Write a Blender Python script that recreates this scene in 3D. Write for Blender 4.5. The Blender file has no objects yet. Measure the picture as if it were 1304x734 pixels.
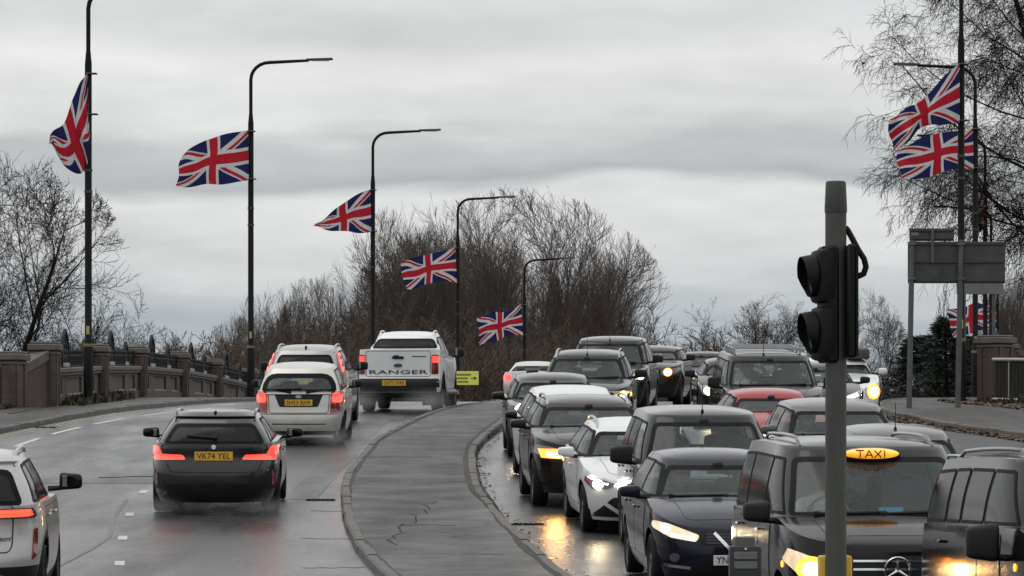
import bpy, bmesh, math, random
import numpy as np
from mathutils import Vector, Matrix
from mathutils.bvhtree import BVHTree

sc = bpy.context.scene
COL = sc.collection
R_ = math.radians

# ------------------------------------------------------------------ camera
EYE = 1.65
cam_d = bpy.data.cameras.new('camera'); cam = bpy.data.objects.new('camera', cam_d); COL.objects.link(cam)
cam.location = (0, 0, EYE); cam.rotation_euler = (R_(90), 0, 0)
cam_d.sensor_width = 36; cam_d.lens = 5600 / 1304 * 36; cam_d.shift_y = (600 - 367) / 1304
cam_d.clip_start = .5; cam_d.clip_end = 8000
sc.camera = cam

# ------------------------------------------------------------------ world, sun, exposure
world = bpy.data.worlds.new('World'); sc.world = world; world.use_nodes = True
nt = world.node_tree; nt.nodes.clear()
def N(tree, t, **k):
    n = tree.nodes.new(t)
    for a, b in k.items():
        setattr(n, a, b)
    return n
SUN_EL, SUN_AZ = 68, -75
wo = N(nt, 'ShaderNodeOutputWorld'); bg = N(nt, 'ShaderNodeBackground'); bg.inputs[1].default_value = .1
sky = N(nt, 'ShaderNodeTexSky', sky_type='NISHITA', sun_disc=False)
sky.sun_elevation = R_(SUN_EL); sky.sun_rotation = R_(SUN_AZ % 360); sky.air_density = 1.5; sky.dust_density = 4
tc = N(nt, 'ShaderNodeTexCoord'); sep = N(nt, 'ShaderNodeSeparateXYZ'); nt.links.new(tc.outputs['Generated'], sep.inputs[0])
def wmath(op, a, b=None, c=None):
    n = N(nt, 'ShaderNodeMath', operation=op)
    for i, v in enumerate((a, b, c)):
        if v is None: continue
        if isinstance(v, (int, float)): n.inputs[i].default_value = v
        else: nt.links.new(v, n.inputs[i])
    return n.outputs[0]
# long flat stratus: noise stretched along the horizon, used both to bend the bands and to mottle them
def wnoise(sx, sz, detail, off):
    cx = wmath('MULTIPLY_ADD', sep.outputs[0], sx, off); cy = wmath('MULTIPLY', sep.outputs[1], sx * .6)
    cz = wmath('MULTIPLY', sep.outputs[2], sz)
    cb = N(nt, 'ShaderNodeCombineXYZ'); nt.links.new(cx, cb.inputs[0]); nt.links.new(cy, cb.inputs[1]); nt.links.new(cz, cb.inputs[2])
    n = N(nt, 'ShaderNodeTexNoise'); nt.links.new(cb.outputs[0], n.inputs['Vector'])
    n.inputs['Scale'].default_value = 1; n.inputs['Detail'].default_value = detail; n.inputs['Roughness'].default_value = .5
    return n.outputs[0]
n1 = wnoise(9, 45, 3, 2.3); n2 = wnoise(26, 110, 5, 7.7); n3 = wnoise(14, 34, 2, 11.4)
e = wmath('MULTIPLY_ADD', wmath('SUBTRACT', n1, .5), .026, sep.outputs[2])
e = wmath('MULTIPLY_ADD', wmath('SUBTRACT', n2, .5), .010, e)
ramp = N(nt, 'ShaderNodeValToRGB'); nt.links.new(wmath('DIVIDE', e, .16), ramp.inputs[0])
def srgb(r, g, b):
    f = lambda c: (c / 255 / 12.92) if c / 255 <= .04045 else ((c / 255 + .055) / 1.055) ** 2.4
    return (f(r), f(g), f(b))
stops = [(0, (176, 181, 187)), (.029, (172, 179, 185)), (.038, (183, 188, 192)), (.050, (206, 208, 209)), (.0600, (216, 218, 217)),
         (.0650, (174, 178, 182)), (.0710, (182, 186, 188)), (.080, (208, 210, 209)), (.092, (217, 218, 217)), (.102, (204, 206, 207)), (.115, (210, 212, 212)), (.16, (216, 217, 217))]
cr = ramp.color_ramp; cr.interpolation = 'EASE'
while len(cr.elements) > 1: cr.elements.remove(cr.elements[-1])
for i, (p, c) in enumerate(stops):
    el = cr.elements[0] if i == 0 else cr.elements.new(p / .16)
    el.position = p / .16; el.color = (*srgb(*c), 1)
# an overcast vault is about three times brighter overhead than at the horizon
SKYK = 11.0
zen = wmath('MULTIPLY_ADD', wmath('MAXIMUM', wmath('SUBTRACT', sep.outputs[2], .1), 0), .42, 1)
mot = wmath('MULTIPLY_ADD', wmath('SUBTRACT', n2, .5), .32, 1)
mot = wmath('MULTIPLY', mot, wmath('MULTIPLY_ADD', wmath('SUBTRACT', n3, .5), .30, 1))
n4 = wnoise(75, 230, 6, 5.1); mot = wmath('MULTIPLY', mot, wmath('MULTIPLY_ADD', wmath('SUBTRACT', n4, .5), .12, 1))
k = wmath('MULTIPLY', wmath('MULTIPLY', zen, mot), SKYK)
vm = N(nt, 'ShaderNodeVectorMath', operation='SCALE'); nt.links.new(ramp.outputs[0], vm.inputs[0]); nt.links.new(k, vm.inputs['Scale'])
mx = N(nt, 'ShaderNodeMix', data_type='RGBA'); mx.inputs[0].default_value = .06
nt.links.new(vm.outputs[0], mx.inputs['A']); nt.links.new(sky.outputs[0], mx.inputs['B'])
nt.links.new(mx.outputs['Result'], bg.inputs[0]); nt.links.new(bg.outputs[0], wo.inputs[0])

sun_d = bpy.data.lights.new('sun', 'SUN'); sun = bpy.data.objects.new('sun', sun_d); COL.objects.link(sun)
sun_d.energy = .55; sun_d.angle = R_(40); sun_d.color = (1, .97, .93)
sun.rotation_euler = (R_(90 - SUN_EL), 0, R_(180 - SUN_AZ))
sc.view_settings.view_transform = 'Standard'; sc.view_settings.look = 'None'
sc.view_settings.exposure = .08; sc.view_settings.gamma = 1; sc.view_settings.use_curve_mapping = False
sc.render.engine = 'CYCLES'
cy = sc.cycles
cy.max_bounces = 6; cy.diffuse_bounces = 2; cy.glossy_bounces = 3; cy.transmission_bounces = 4; cy.transparent_max_bounces = 12
cy.sample_clamp_indirect = 3; cy.caustics_reflective = False; cy.caustics_refractive = False
try:
    cy.use_denoising = True; cy.denoiser = 'OPENIMAGEDENOISE'
except Exception: pass

# ------------------------------------------------------------------ helpers
def pchip(tab):
    T = np.array(tab, float)
    if len(T) == 1: return lambda x: T[0, 1]
    d = np.diff(T[:, 1]) / np.diff(T[:, 0])
    m = np.r_[d[0], [0 if a * b <= 0 else 2 * a * b / (a + b) for a, b in zip(d[:-1], d[1:])], d[-1]]
    def f(x):
        if x <= T[0, 0]: return float(T[0, 1])
        if x >= T[-1, 0]: return float(T[-1, 1])
        i = int(np.searchsorted(T[:, 0], x)) - 1
        i = min(max(i, 0), len(T) - 2); h = T[i + 1, 0] - T[i, 0]; t = (x - T[i, 0]) / h
        return float((2*t**3 - 3*t*t + 1) * T[i, 1] + (t**3 - 2*t*t + t) * h * m[i] + (-2*t**3 + 3*t*t) * T[i+1, 1] + (t**3 - t*t) * h * m[i+1])
    return f
gz = pchip([(-60, 0), (0, 0), (24, 0), (38, 0), (44, .12), (48, .29), (54, .58), (59, .84), (63, 1.06), (67, 1.27), (72, 1.55), (78, 1.87),
            (82, 2.1), (90, 2.52), (100, 2.98), (107, 3.2), (115, 3.42), (125, 3.62), (135, 3.72), (144, 3.75), (156, 3.65), (168, 3.35),
            (180, 2.9), (210, 1.6), (250, -.2), (300, -1.5), (400, -2), (4000, -2)])

def tagset(o, label=None, cat=None, group=None, kind=None):
    if label: o['label'] = label
    if cat: o['category'] = cat
    if group: o['group'] = group
    if kind: o['kind'] = kind
    return o
def empty(name, loc=(0, 0, 0), rz=0, **kw):
    o = bpy.data.objects.new(name, None); COL.objects.link(o); o.location = loc; o.rotation_euler = (0, 0, rz)
    o.empty_display_size = .2
    return tagset(o, **kw)
def link(name, me, parent=None, **kw):
    o = bpy.data.objects.new(name, me); COL.objects.link(o)
    if parent is not None: o.parent = parent
    return tagset(o, **kw)
def obj(name, bm, mats, parent=None, smooth=None, **kw):
    me = bpy.data.meshes.new(name); bm.to_mesh(me); bm.free()
    for m in (mats if isinstance(mats, (list, tuple)) else [mats]): me.materials.append(m)
    if smooth is not None:
        for p in me.polygons: p.use_smooth = True
        try: me.set_sharp_from_angle(angle=R_(smooth))
        except Exception: pass
    return link(name, me, parent, **kw)
def copy_tree(o, parent=None):
    c = o.copy(); COL.objects.link(c); c.parent = parent
    for ch in list(o.children): copy_tree(ch, c)
    return c
def bx(bm, c, s, rot=None, bev=0, seg=1, mi=0):
    r = bmesh.ops.create_cube(bm, size=1)
    vs = r['verts']
    bmesh.ops.scale(bm, vec=s, verts=vs)
    fs = set(f for v in vs for f in v.link_faces)
    if bev:
        es = list(set(e for v in vs for e in v.link_edges))
        rr = bmesh.ops.bevel(bm, geom=es, offset=bev, segments=seg, affect='EDGES', profile=.5)
        vs = list(set(v for f in rr['faces'] for v in f.verts) | set(v for v in vs if v.is_valid))
        fs = set(f for v in vs for f in v.link_faces)
    if rot is not None: bmesh.ops.rotate(bm, cent=(0, 0, 0), matrix=rot, verts=vs)
    bmesh.ops.translate(bm, vec=c, verts=vs)
    for f in fs: f.material_index = mi
    return vs
def tube(bm, pts, rad, n=8, cap=True, mi=0):
    pts = [Vector(p) for p in pts]; K = len(pts)
    if isinstance(rad, (int, float)): rad = [rad] * K
    rings = []; ref = None
    for i, p in enumerate(pts):
        t = (pts[min(i + 1, K - 1)] - pts[max(i - 1, 0)]).normalized()
        if ref is None: ref = Vector((1, 0, 0)) if abs(t.x) < .8 else Vector((0, 1, 0))
        a = (ref - t * ref.dot(t)).normalized(); b = t.cross(a); ref = a
        rings.append([bm.verts.new(p + (a * math.cos(2*math.pi*j/n) + b * math.sin(2*math.pi*j/n)) * rad[i]) for j in range(n)])
    for i in range(K - 1):
        for j in range(n):
            f = bm.faces.new((rings[i][j], rings[i][(j+1) % n], rings[i+1][(j+1) % n], rings[i+1][j])); f.material_index = mi
    if cap:
        bm.faces.new(rings[0][::-1]).material_index = mi; bm.faces.new(rings[-1]).material_index = mi
def lathe(bm, prof, axis='z', n=24, c=(0, 0, 0), closed=False, mi=0):
    """prof: (r, h) pairs round an axis"""
    rings = []
    for r, h in prof:
        ring = []
        for j in range(n):
            a = 2 * math.pi * j / n; u, v = r * math.cos(a), r * math.sin(a)
            p = {'z': (u, v, h), 'x': (h, u, v), 'y': (u, h, v)}[axis]
            ring.append(bm.verts.new((p[0] + c[0], p[1] + c[1], p[2] + c[2])))
        rings.append(ring)
    m = len(rings)
    for i in range(m if closed else m - 1):
        A, B = rings[i], rings[(i + 1) % m]
        for j in range(n):
            bm.faces.new((A[j], A[(j+1) % n], B[(j+1) % n], B[j])).material_index = mi
    if not closed:
        bm.faces.new(rings[0][::-1]).material_index = mi; bm.faces.new(rings[-1]).material_index = mi
def fix(bm):
    bmesh.ops.recalc_face_normals(bm, faces=bm.faces[:]); return bm
def quadmesh(name, V, Q, mats, parent=None, smooth=False, **kw):
    me = bpy.data.meshes.new(name); V = np.asarray(V, np.float32); Q = np.asarray(Q, np.int32)
    me.vertices.add(len(V)); me.vertices.foreach_set('co', V.ravel())
    me.loops.add(Q.size); me.loops.foreach_set('vertex_index', Q.ravel())
    me.polygons.add(len(Q)); me.polygons.foreach_set('loop_start', np.arange(0, Q.size, Q.shape[1], dtype=np.int32))
    try: me.polygons.foreach_set('loop_total', np.full(len(Q), Q.shape[1], np.int32))
    except Exception: pass
    me.update(calc_edges=True); me.validate()
    if smooth: me.polygons.foreach_set('use_smooth', np.ones(len(me.polygons), bool))
    for m in (mats if isinstance(mats, (list, tuple)) else [mats]): me.materials.append(m)
    return link(name, me, parent, **kw) if name else me
def text_bm(s, size, depth=.003, align='CENTER', bold=0.):
    cu = bpy.data.curves.new('txt', 'FONT'); cu.body = s; cu.size = size; cu.align_x = align; cu.align_y = 'CENTER'; cu.extrude = depth; cu.resolution_u = 2; cu.offset = bold
    o = bpy.data.objects.new('txt', cu); COL.objects.link(o)
    dg = bpy.context.evaluated_depsgraph_get(); me = bpy.data.meshes.new_from_object(o.evaluated_get(dg))
    bm = bmesh.new(); bm.from_mesh(me)
    bpy.data.objects.remove(o); bpy.data.curves.remove(cu); bpy.data.meshes.remove(me)
    return bm

# ------------------------------------------------------------------ materials
MC = {}
class NT:
    def __init__(s, name):
        s.m = bpy.data.materials.new(name); s.m.use_nodes = True; s.t = s.m.node_tree; s.b = s.t.nodes['Principled BSDF']
    def n(s, t, **k): return N(s.t, t, **k)
    def l(s, a, b): s.t.links.new(a, b)
    def math(s, op, a, b=None, c=None, clamp=False):
        n = s.n('ShaderNodeMath', operation=op); n.use_clamp = clamp
        for i, v in enumerate((a, b, c)):
            if v is None: continue
            if isinstance(v, (int, float)): n.inputs[i].default_value = v
            else: s.l(v, n.inputs[i])
        return n.outputs[0]
    def coord(s, kind='Object'):
        return s.n('ShaderNodeTexCoord').outputs[kind]
    def noise(s, scale, detail=3, rough=.55, vec=None, sc3=None):
        v = vec if vec is not None else s.coord()
        if sc3:
            mp = s.n('ShaderNodeMapping'); mp.inputs['Scale'].default_value = sc3; s.l(v, mp.inputs[0]); v = mp.outputs[0]
        n = s.n('ShaderNodeTexNoise'); s.l(v, n.inputs['Vector'])
        n.inputs['Scale'].default_value = scale; n.inputs['Detail'].default_value = detail; n.inputs['Roughness'].default_value = rough
        return n.outputs[0]
    def ramp(s, fac, stops):
        r = s.n('ShaderNodeValToRGB'); s.l(fac, r.inputs[0]); e = r.color_ramp.elements
        while len(e) > 1: e.remove(e[-1])
        for i, (p, c) in enumerate(stops):
            x = e[0] if i == 0 else e.new(p)
            x.position = p; x.color = (*c, 1) if len(c) == 3 else c
        return r.outputs[0]
    def mix(s, fac, a, b):
        n = s.n('ShaderNodeMix', data_type='RGBA')
        for key, v in ((0, fac), ('A', a), ('B', b)):
            i = n.inputs[key] if key != 0 else n.inputs[0]
            if isinstance(v, (int, float)): i.default_value = v
            elif isinstance(v, tuple): i.default_value = (*v, 1) if len(v) == 3 else v
            else: s.l(v, i)
        return n.outputs['Result']
    def bump(s, h, strength=.2, dist=.01):
        b = s.n('ShaderNodeBump'); b.inputs['Strength'].default_value = strength; b.inputs['Distance'].default_value = dist
        s.l(h, b.inputs['Height']); s.l(b.outputs[0], s.b.inputs['Normal'])
    def set(s, **k):
        for a, v in k.items():
            a = {'col': 'Base Color', 'rough': 'Roughness', 'metal': 'Metallic', 'spec': 'Specular IOR Level', 'coat': 'Coat Weight', 'coatr': 'Coat Roughness',
                 'ecol': 'Emission Color', 'estr': 'Emission Strength', 'alpha': 'Alpha'}.get(a, a)
            i = s.b.inputs[a]
            if isinstance(v, (int, float)): i.default_value = v
            elif isinstance(v, tuple): i.default_value = (*v, 1) if len(v) == 3 else v
            else: s.l(v, i)
        return s
def M(name, col, rough=.5, metal=0., spec=.5, var=.12, vs=6, bump=0, bs=60, coat=0):
    if name in MC: return MC[name]
    t = NT(name); c2 = tuple(min(1, x * (1 + var)) for x in col); c1 = tuple(x * (1 - var) for x in col)
    nz = t.noise(vs, 4)
    t.set(col=t.ramp(nz, [(.3, c1), (.7, c2)]), metal=metal, spec=spec, coat=coat,
          rough=t.math('MULTIPLY_ADD', nz, .25, max(.02, rough - .12), clamp=True))
    if bump: t.bump(t.noise(bs, 3), bump, .01)
    MC[name] = t.m; return t.m
def paint(name, col, metal=0., rough=.32, grime=.55, coat=.7, spec=.35, gcol=(.075, .069, .062)):
    """car paint: clear coat beaded with rain, road grime thrown up on the lower panels"""
    if name in MC: return MC[name]
    t = NT(name); co = t.coord(); sp = t.n('ShaderNodeSeparateXYZ'); t.l(co, sp.inputs[0])
    g = t.math('MULTIPLY_ADD', sp.outputs[2], -1.55, 1.12, clamp=True)
    nz = t.noise(3.5, 5, .65); nf = t.noise(24, 4, .6)
    g = t.math('MULTIPLY', t.math('MULTIPLY', g, t.math('MULTIPLY_ADD', nz, 1.5, -.15, clamp=True)), grime)
    g2 = t.math('MULTIPLY', t.math('MULTIPLY_ADD', nf, 2.2, -1.05, clamp=True), grime * .12)
    g = t.math('ADD', g, g2, clamp=True)
    t.set(col=t.mix(g, col, gcol), metal=t.math('MULTIPLY_ADD', g, -metal, metal, clamp=True), rough=t.math('MULTIPLY_ADD', g, .35, rough, clamp=True),
          spec=spec, coat=t.math('MULTIPLY_ADD', g, -.8, coat, clamp=True), coatr=t.math('MULTIPLY_ADD', nf, .10, .0))
    vo = t.n('ShaderNodeTexVoronoi'); vo.inputs['Scale'].default_value = 75; t.l(co, vo.inputs['Vector'])
    drops = t.math('SUBTRACT', .34, vo.outputs['Distance'], clamp=True)
    drops = t.math('MULTIPLY', drops, t.math('GREATER_THAN', t.noise(14, 2), .44))
    b = t.n('ShaderNodeBump'); b.inputs['Strength'].default_value = .14; b.inputs['Distance'].default_value = .005
    t.l(drops, b.inputs['Height']); t.l(b.outputs[0], t.b.inputs['Normal']); t.l(b.outputs[0], t.b.inputs['Coat Normal'])
    MC[name] = t.m; return t.m
def glass(name, tint, rough=.03, film=1., refl=1.):
    if name in MC: return MC[name]
    t = NT(name); out = t.t.nodes['Material Output']
    tr = t.n('ShaderNodeBsdfTransparent'); tr.inputs[0].default_value = (*tint, 1)
    gl = t.n('ShaderNodeBsdfGlossy'); gl.inputs['Roughness'].default_value = rough; gl.inputs[0].default_value = (refl, refl, refl, 1)
    di = t.n('ShaderNodeBsdfDiffuse'); di.inputs[0].default_value = (.20, .24, .235, 1)
    fr = t.n('ShaderNodeLayerWeight'); fac = t.math('MULTIPLY_ADD', t.math('POWER', fr.outputs['Facing'], 5.), .965, .03, clamp=True)
    m1 = t.n('ShaderNodeMixShader'); m2 = t.n('ShaderNodeMixShader')
    wet = t.math('MULTIPLY_ADD', t.noise(22, 4, .7), .30 * film, -.03 * film, clamp=True)   # film of rain and dirt
    t.l(wet, m1.inputs[0]); t.l(tr.outputs[0], m1.inputs[1]); t.l(di.outputs[0], m1.inputs[2])
    t.l(fac, m2.inputs[0]); t.l(m1.outputs[0], m2.inputs[1]); t.l(gl.outputs[0], m2.inputs[2])
    b = t.n('ShaderNodeBump'); b.inputs['Strength'].default_value = .08; b.inputs['Distance'].default_value = .004
    t.l(t.noise(90, 3), b.inputs['Height']); t.l(b.outputs[0], gl.inputs['Normal'])
    t.t.nodes.remove(t.b); t.l(m2.outputs[0], out.inputs[0])
    MC[name] = t.m; return t.m
def lamp(name, col, strength, base=None, cells=0):
    """a lit lamp: bright core behind a ribbed lens"""
    if name in MC: return MC[name]
    t = NT(name)
    t.set(col=base or col, rough=.15, coat=1., ecol=col)
    f = t.math('MULTIPLY_ADD', t.noise(cells or 18, 2), 1.2, .4)
    t.set(estr=t.math('MULTIPLY', f, strength))
    MC[name] = t.m; return t.m
PLASTIC = M('black plastic', (.011, .011, .012), .55, spec=.3, bump=.1, bs=200)
RUBBER = M('tyre rubber', (.014, .0135, .013), .8, spec=.25, bump=.2, bs=120)
UNDER = M('underbody', (.008, .008, .008), .9, spec=.15)
FRIT = M('black frit', (.004, .004, .0045), .6, spec=.12, var=.05)
INTER = M('cabin trim', (.05, .05, .052), .8)
SEATM = M('seat fabric', (.10, .10, .105), .9)
CHROME = M('chrome', (.75, .76, .78), .16, 1.)
ALLOY = M('wheel alloy', (.10, .10, .105), .5, .7)
DARKALLOY = M('dark alloy', (.06, .06, .065), .4, .8)
GLASS = glass('windscreen glass', (.80, .90, .89), refl=.85)
GLASSD = glass('privacy glass', (.06, .065, .065), film=.5, refl=.6)
GLASSS = glass('side glass', (.55, .62, .61), film=.6, refl=.6)
GLASSR = glass('dark rear glass', (.045, .05, .052), film=.45, refl=.55)
GLASSC = glass('clear rear glass', (.75, .80, .79), film=1.1)
LENS = M('lamp lens', (.34, .35, .36), .12, .35, coat=1.)
LENSD = M('dark lamp lens', (.10, .10, .11), .12, .3, coat=1.)
REDL = M('red lamp lens', (.20, .012, .012), .15, coat=1., var=.2, vs=30)
SEAM = M('panel gap', (.01, .01, .01), .8)
YPLATE = M('yellow plate', (.72, .42, .035), .35, var=.05)
WPLATE = M('white plate', (.70, .68, .66), .35, var=.05)
INK = M('black lettering', (.01, .01, .01), .5)
MIRG = M('mirror glass', (.25, .27, .28), .08, .9)
HEADW = lamp('headlight white', (1, .84, .56), 14, (.8, .8, .75))
HEADY = lamp('headlight warm', (1, .62, .24), 14, (.8, .7, .5))
LENSHALO = lamp('lit lamp lens', (1, .70, .38), .75, (.5, .46, .40), 9)  # lit lens; its warm emission also paints in the halo round the core
DRL = lamp('daylight strip', (1, .97, .90), 7, (.8, .8, .8))
DRLDIM = lamp('daylight strip dim', (1, .95, .86), 1.6, (.6, .6, .58))
INDIC = lamp('indicator amber', (1, .24, .012), 4, (.8, .4, .05))
TAILB = lamp('brake lamp red', (1, .035, .02), 3.2, (.5, .02, .02), 40)
TAILD = lamp('tail lamp red', (1, .03, .02), 1.1, (.35, .02, .02), 40)
TAILS = lamp('tail bar red', (1, .07, .03), 2.4, (.4, .02, .02), 60)

# ------------------------------------------------------------------ vehicles
def rpoly(pts, r=.03, n=3):
    """round the corners of a convex polygon"""
    out = []; P = [Vector(p).to_2d() if len(p) > 2 else Vector(p) for p in pts]; k = len(P)
    for i in range(k):
        a, b, c = P[i-1], P[i], P[(i+1) % k]
        u = (a - b); v = (c - b); rr = min(r, u.length * .45, v.length * .45)
        p0 = b + u.normalized() * rr; p1 = b + v.normalized() * rr
        for j in range(n + 1):
            t = j / n
            out.append(p0 * (1-t)**2 + b * 2*t*(1-t) + p1 * t*t)
    return out
def ccw(p):
    a = sum(p[i-1][0] * p[i][1] - p[i][0] * p[i-1][1] for i in range(len(p)))
    return list(p) if a > 0 else list(p)[::-1]
def inset(poly, d):
    P = [Vector(p) for p in ccw(poly)]; k = len(P); out = []
    for i in range(k):
        a, b, c = P[i-1], P[i], P[(i+1) % k]
        u = (b - a); v = (c - b)
        if u.length < 1e-6 or v.length < 1e-6: continue
        n1 = Vector((-u.y, u.x)).normalized(); n2 = Vector((-v.y, v.x)).normalized()
        m = (n1 + n2); m = m / max(.5, m.length_squared / 2) if m.length else n1
        out.append(b + m * d)
    return out
def inside(poly, x, y):
    for i in range(len(poly)):
        a, b = poly[i-1], poly[i]
        if (b[0]-a[0]) * (y-a[1]) - (b[1]-a[1]) * (x-a[0]) < 0: return False
    return True

BASE = dict(L=4.3, W=1.8, H=1.5, R=.32, tw=.2, gc=.19, fa=.86, ra=3.5, wt=.70, wb=.93, nx=3.0, mf=7, mr=12, cnx=3.1, cmf=7.5, cmr=10, crown=.045,
            front=[(.15, .10), (.3, .02), (.45, 0), (.6, .02), (.75, .09), (1.0, .2)], rear=[(.15, .12), (.35, .02), (.6, 0), (.8, .03), (1.0, .08), (1.3, .16)],
            side=[(.15, .90), (.28, .955), (.5, .992), (.7, 1.0), (.9, .985), (1.05, .955), (1.4, .93)],
            bp=[2.35], aoff=.17, coff=.28, clad=0, tl=.06, th=.90, rl=.10, rh=.88, rwf=.86, wwf=.92, wsg=None, sg=None, rg=None, rearwin=True, sidewin=True)
class Car:
    def __init__(s, name, label, cat, group, mat, body='body', **kw):
        s.p = dict(BASE); s.p.update(kw); p = s.p
        s.mat = mat; s.root = empty(name, label=label, cat=cat, group=group)
        L, W, H = p['L'], p['W'], p['H']
        s.L, s.W, s.H = L, W, H
        s.zt = pchip(p['hood']); s.fr = pchip(p['front']); s.re = pchip(p['rear']); s.sw = pchip(p['side'])
        s.mid = (p['r0'] + p['r1']) / 2; s.hl = (p['r1'] - p['r0']) / 2
        s.build()
        s.windows()
        s.wheels()
    def Y(s, d): return s.L / 2 - d
    def zroof(s, d):
        q = (d - s.mid) / max(.3, s.hl); return s.H - (s.p.get('camber', .06)) * min(q * q, 1.6)
    # --- loft pieces
    def body_loft(s, bm):
        p = s.p; L, W = s.L, s.W; n = 230; gc = p['gc']; nx = p['nx']
        def raw(a):
            c, q = math.cos(a), math.sin(a); m = p['mf'] if q < 0 else p['mr']
            return math.copysign(abs(c) ** (2 / nx), c), math.copysign(abs(q) ** (2 / m), q)
        A = np.linspace(0, 2 * math.pi, 3001); P = np.array([raw(a) for a in A]) * [W/2, L/2]
        cl = np.r_[0, np.cumsum(np.hypot(*np.diff(P, axis=0).T))]
        TH = [raw(np.interp(cl[-1] * i / n, cl, A)) for i in range(n)]
        Ra = p['R'] * 1.10 + .035
        def zlow(d, xf):
            if abs(xf) < .6: return gc
            z = gc
            for a in (p['fa'], p['ra']):
                if abs(d - a) < Ra: z = max(z, p['R'] + math.sqrt(Ra * Ra - (d - a) ** 2) * .98)
            return z
        s.Ra = Ra
        T = [0, .05, .12, .22, .33, .45, .57, .68, .78, .87, .94, 1]
        rings = []
        ztf, ztr = s.zt(.08), s.zt(L - .08)
        for t in T:
            f = s.fr(gc + t * (ztf - gc)); r = L - s.re(gc + t * (ztr - gc)); c, hl = (f + r) / 2, (r - f) / 2
            ring = []
            for xf, yf in TH:
                d = c + hl * yf; top = s.zt(d); zl = zlow(d, xf); z = zl + t * (top - zl)
                x = xf * W / 2 * s.sw(z)
                ring.append(Vector((x, s.Y(d), z)))
            rings.append(ring)
        top = rings[-1]; lc = L / 2 - W * .42
        deck = []
        for kk in (.03, .08, .17, .32, .6):
            rr = []
            for v in top:
                tg = Vector((0, max(-lc, min(lc, v.y)), 0)); q = v.lerp(Vector((tg.x, tg.y, v.z)), kk)
                q.z = s.zt(s.L / 2 - q.y) + p['crown'] * (1 - (1 - kk) ** 2.2) + (v.z - s.zt(s.L / 2 - v.y)); rr.append(q)
            deck.append(rr)
        spine = [Vector((0, max(-lc, min(lc, v.y)), 0)) for v in top]
        for q in spine: q.z = s.zt(s.L / 2 - q.y) + p['crown']
        inn = []
        for v in rings[0]:
            q = v.lerp(Vector((0, max(-lc, min(lc, v.y)), v.z)), .30); inn.append(q)
        bot = [Vector((0, max(-lc, min(lc, v.y)), gc + .02)) for v in rings[0]]
        allr = [bot, inn] + rings + deck + [spine]
        BV = [[bm.verts.new(v) for v in r] for r in allr]
        nr = len(allr)
        for i in range(nr - 1):
            for j in range(n):
                a, b = BV[i], BV[i+1]
                fv = (a[j], a[(j+1) % n], b[(j+1) % n], b[j])
                try: f = bm.faces.new(fv)
                except ValueError: continue
                cz = sum(v.co.z for v in fv) / 4; d = s.L / 2 - sum(v.co.y for v in fv) / 4
                if i < 2: f.material_index = 1
                elif cz < p['clad'] or (p['clad'] and 2 <= i < 5 and any(abs(d - q) < Ra + .07 and abs(math.hypot(d - q, cz - p['R'])) < Ra + .075 for q in (p['fa'], p['ra']))): f.material_index = 2
                elif i >= 2 + len(T) + 1 and p['cowl'] + .12 < d < p['tail'] - .12: f.material_index = 3
        bmesh.ops.remove_doubles(bm, verts=bm.verts[:], dist=1e-4)
    def cab_wd(s, t):
        p = s.p; sn = math.sin(math.pi * t)
        f = p['cowl'] + (p['r0'] - p['cowl']) * t - p.get('fb', .05) * sn; r = p['tail'] + (p['r1'] - p['tail']) * t + p.get('rb', .05) * sn
        w = s.W / 2 * (p['wb'] + (p['wt'] - p['wb']) * t) + .022 * sn
        return f, r, w
    def cab_z(s, d, t):
        zb = s.zt(d) - .03; return zb + t * (s.zroof(d) - .05 - zb)
    def cabin_loft(s, bm):
        p = s.p; n = 260; nx = p['cnx']
        def raw(a):
            c, q = math.cos(a), math.sin(a); m = p['cmf'] if q < 0 else p['cmr']
            return math.copysign(abs(c) ** (2 / nx), c), math.copysign(abs(q) ** (2 / m), q)
        A = np.linspace(0, 2 * math.pi, 3001); P = np.array([raw(a) for a in A]) * [s.W/2*.8, (p['tail'] - p['cowl']) / 2 * .85]
        cl = np.r_[0, np.cumsum(np.hypot(*np.diff(P, axis=0).T))]
        TH = [raw(np.interp(cl[-1] * i / n, cl, A)) for i in range(n)]
        rings = []
        for t in [i / 18 for i in range(19)]:
            f, r, w = s.cab_wd(t); c, hl = (f + r) / 2, (r - f) / 2
            rings.append([Vector((xf * w, s.Y(c + hl * yf), s.cab_z(c + hl * yf, t))) for xf, yf in TH])
        top = rings[-1]; f, r, w = s.cab_wd(1); lo, hi = s.Y(r - w * .8), s.Y(f + w * .8)
        if lo > hi: lo = hi = (lo + hi) / 2
        for kk in (.04, .10, .2, .38, .65, 1):
            rr = []
            for v in top:
                q = v.lerp(Vector((0, max(lo, min(hi, v.y)), v.z)), kk); q.z = s.zroof(s.L/2 - q.y) - .05 * (1 - kk) ** 3.2; rr.append(q)
            rings.append(rr)
        BV = [[bm.verts.new(v) for v in r] for r in rings]; faces = []
        for i in range(len(rings) - 1):
            for j in range(n):
                a, b = BV[i], BV[i+1]
                try: f = bm.faces.new((a[j], a[(j+1) % n], b[(j+1) % n], b[j]))
                except ValueError: continue
                if i < 18: faces.append(f)
                if s.p.get('roofmat') and i >= 18: f.material_index = 4
        return faces
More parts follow.
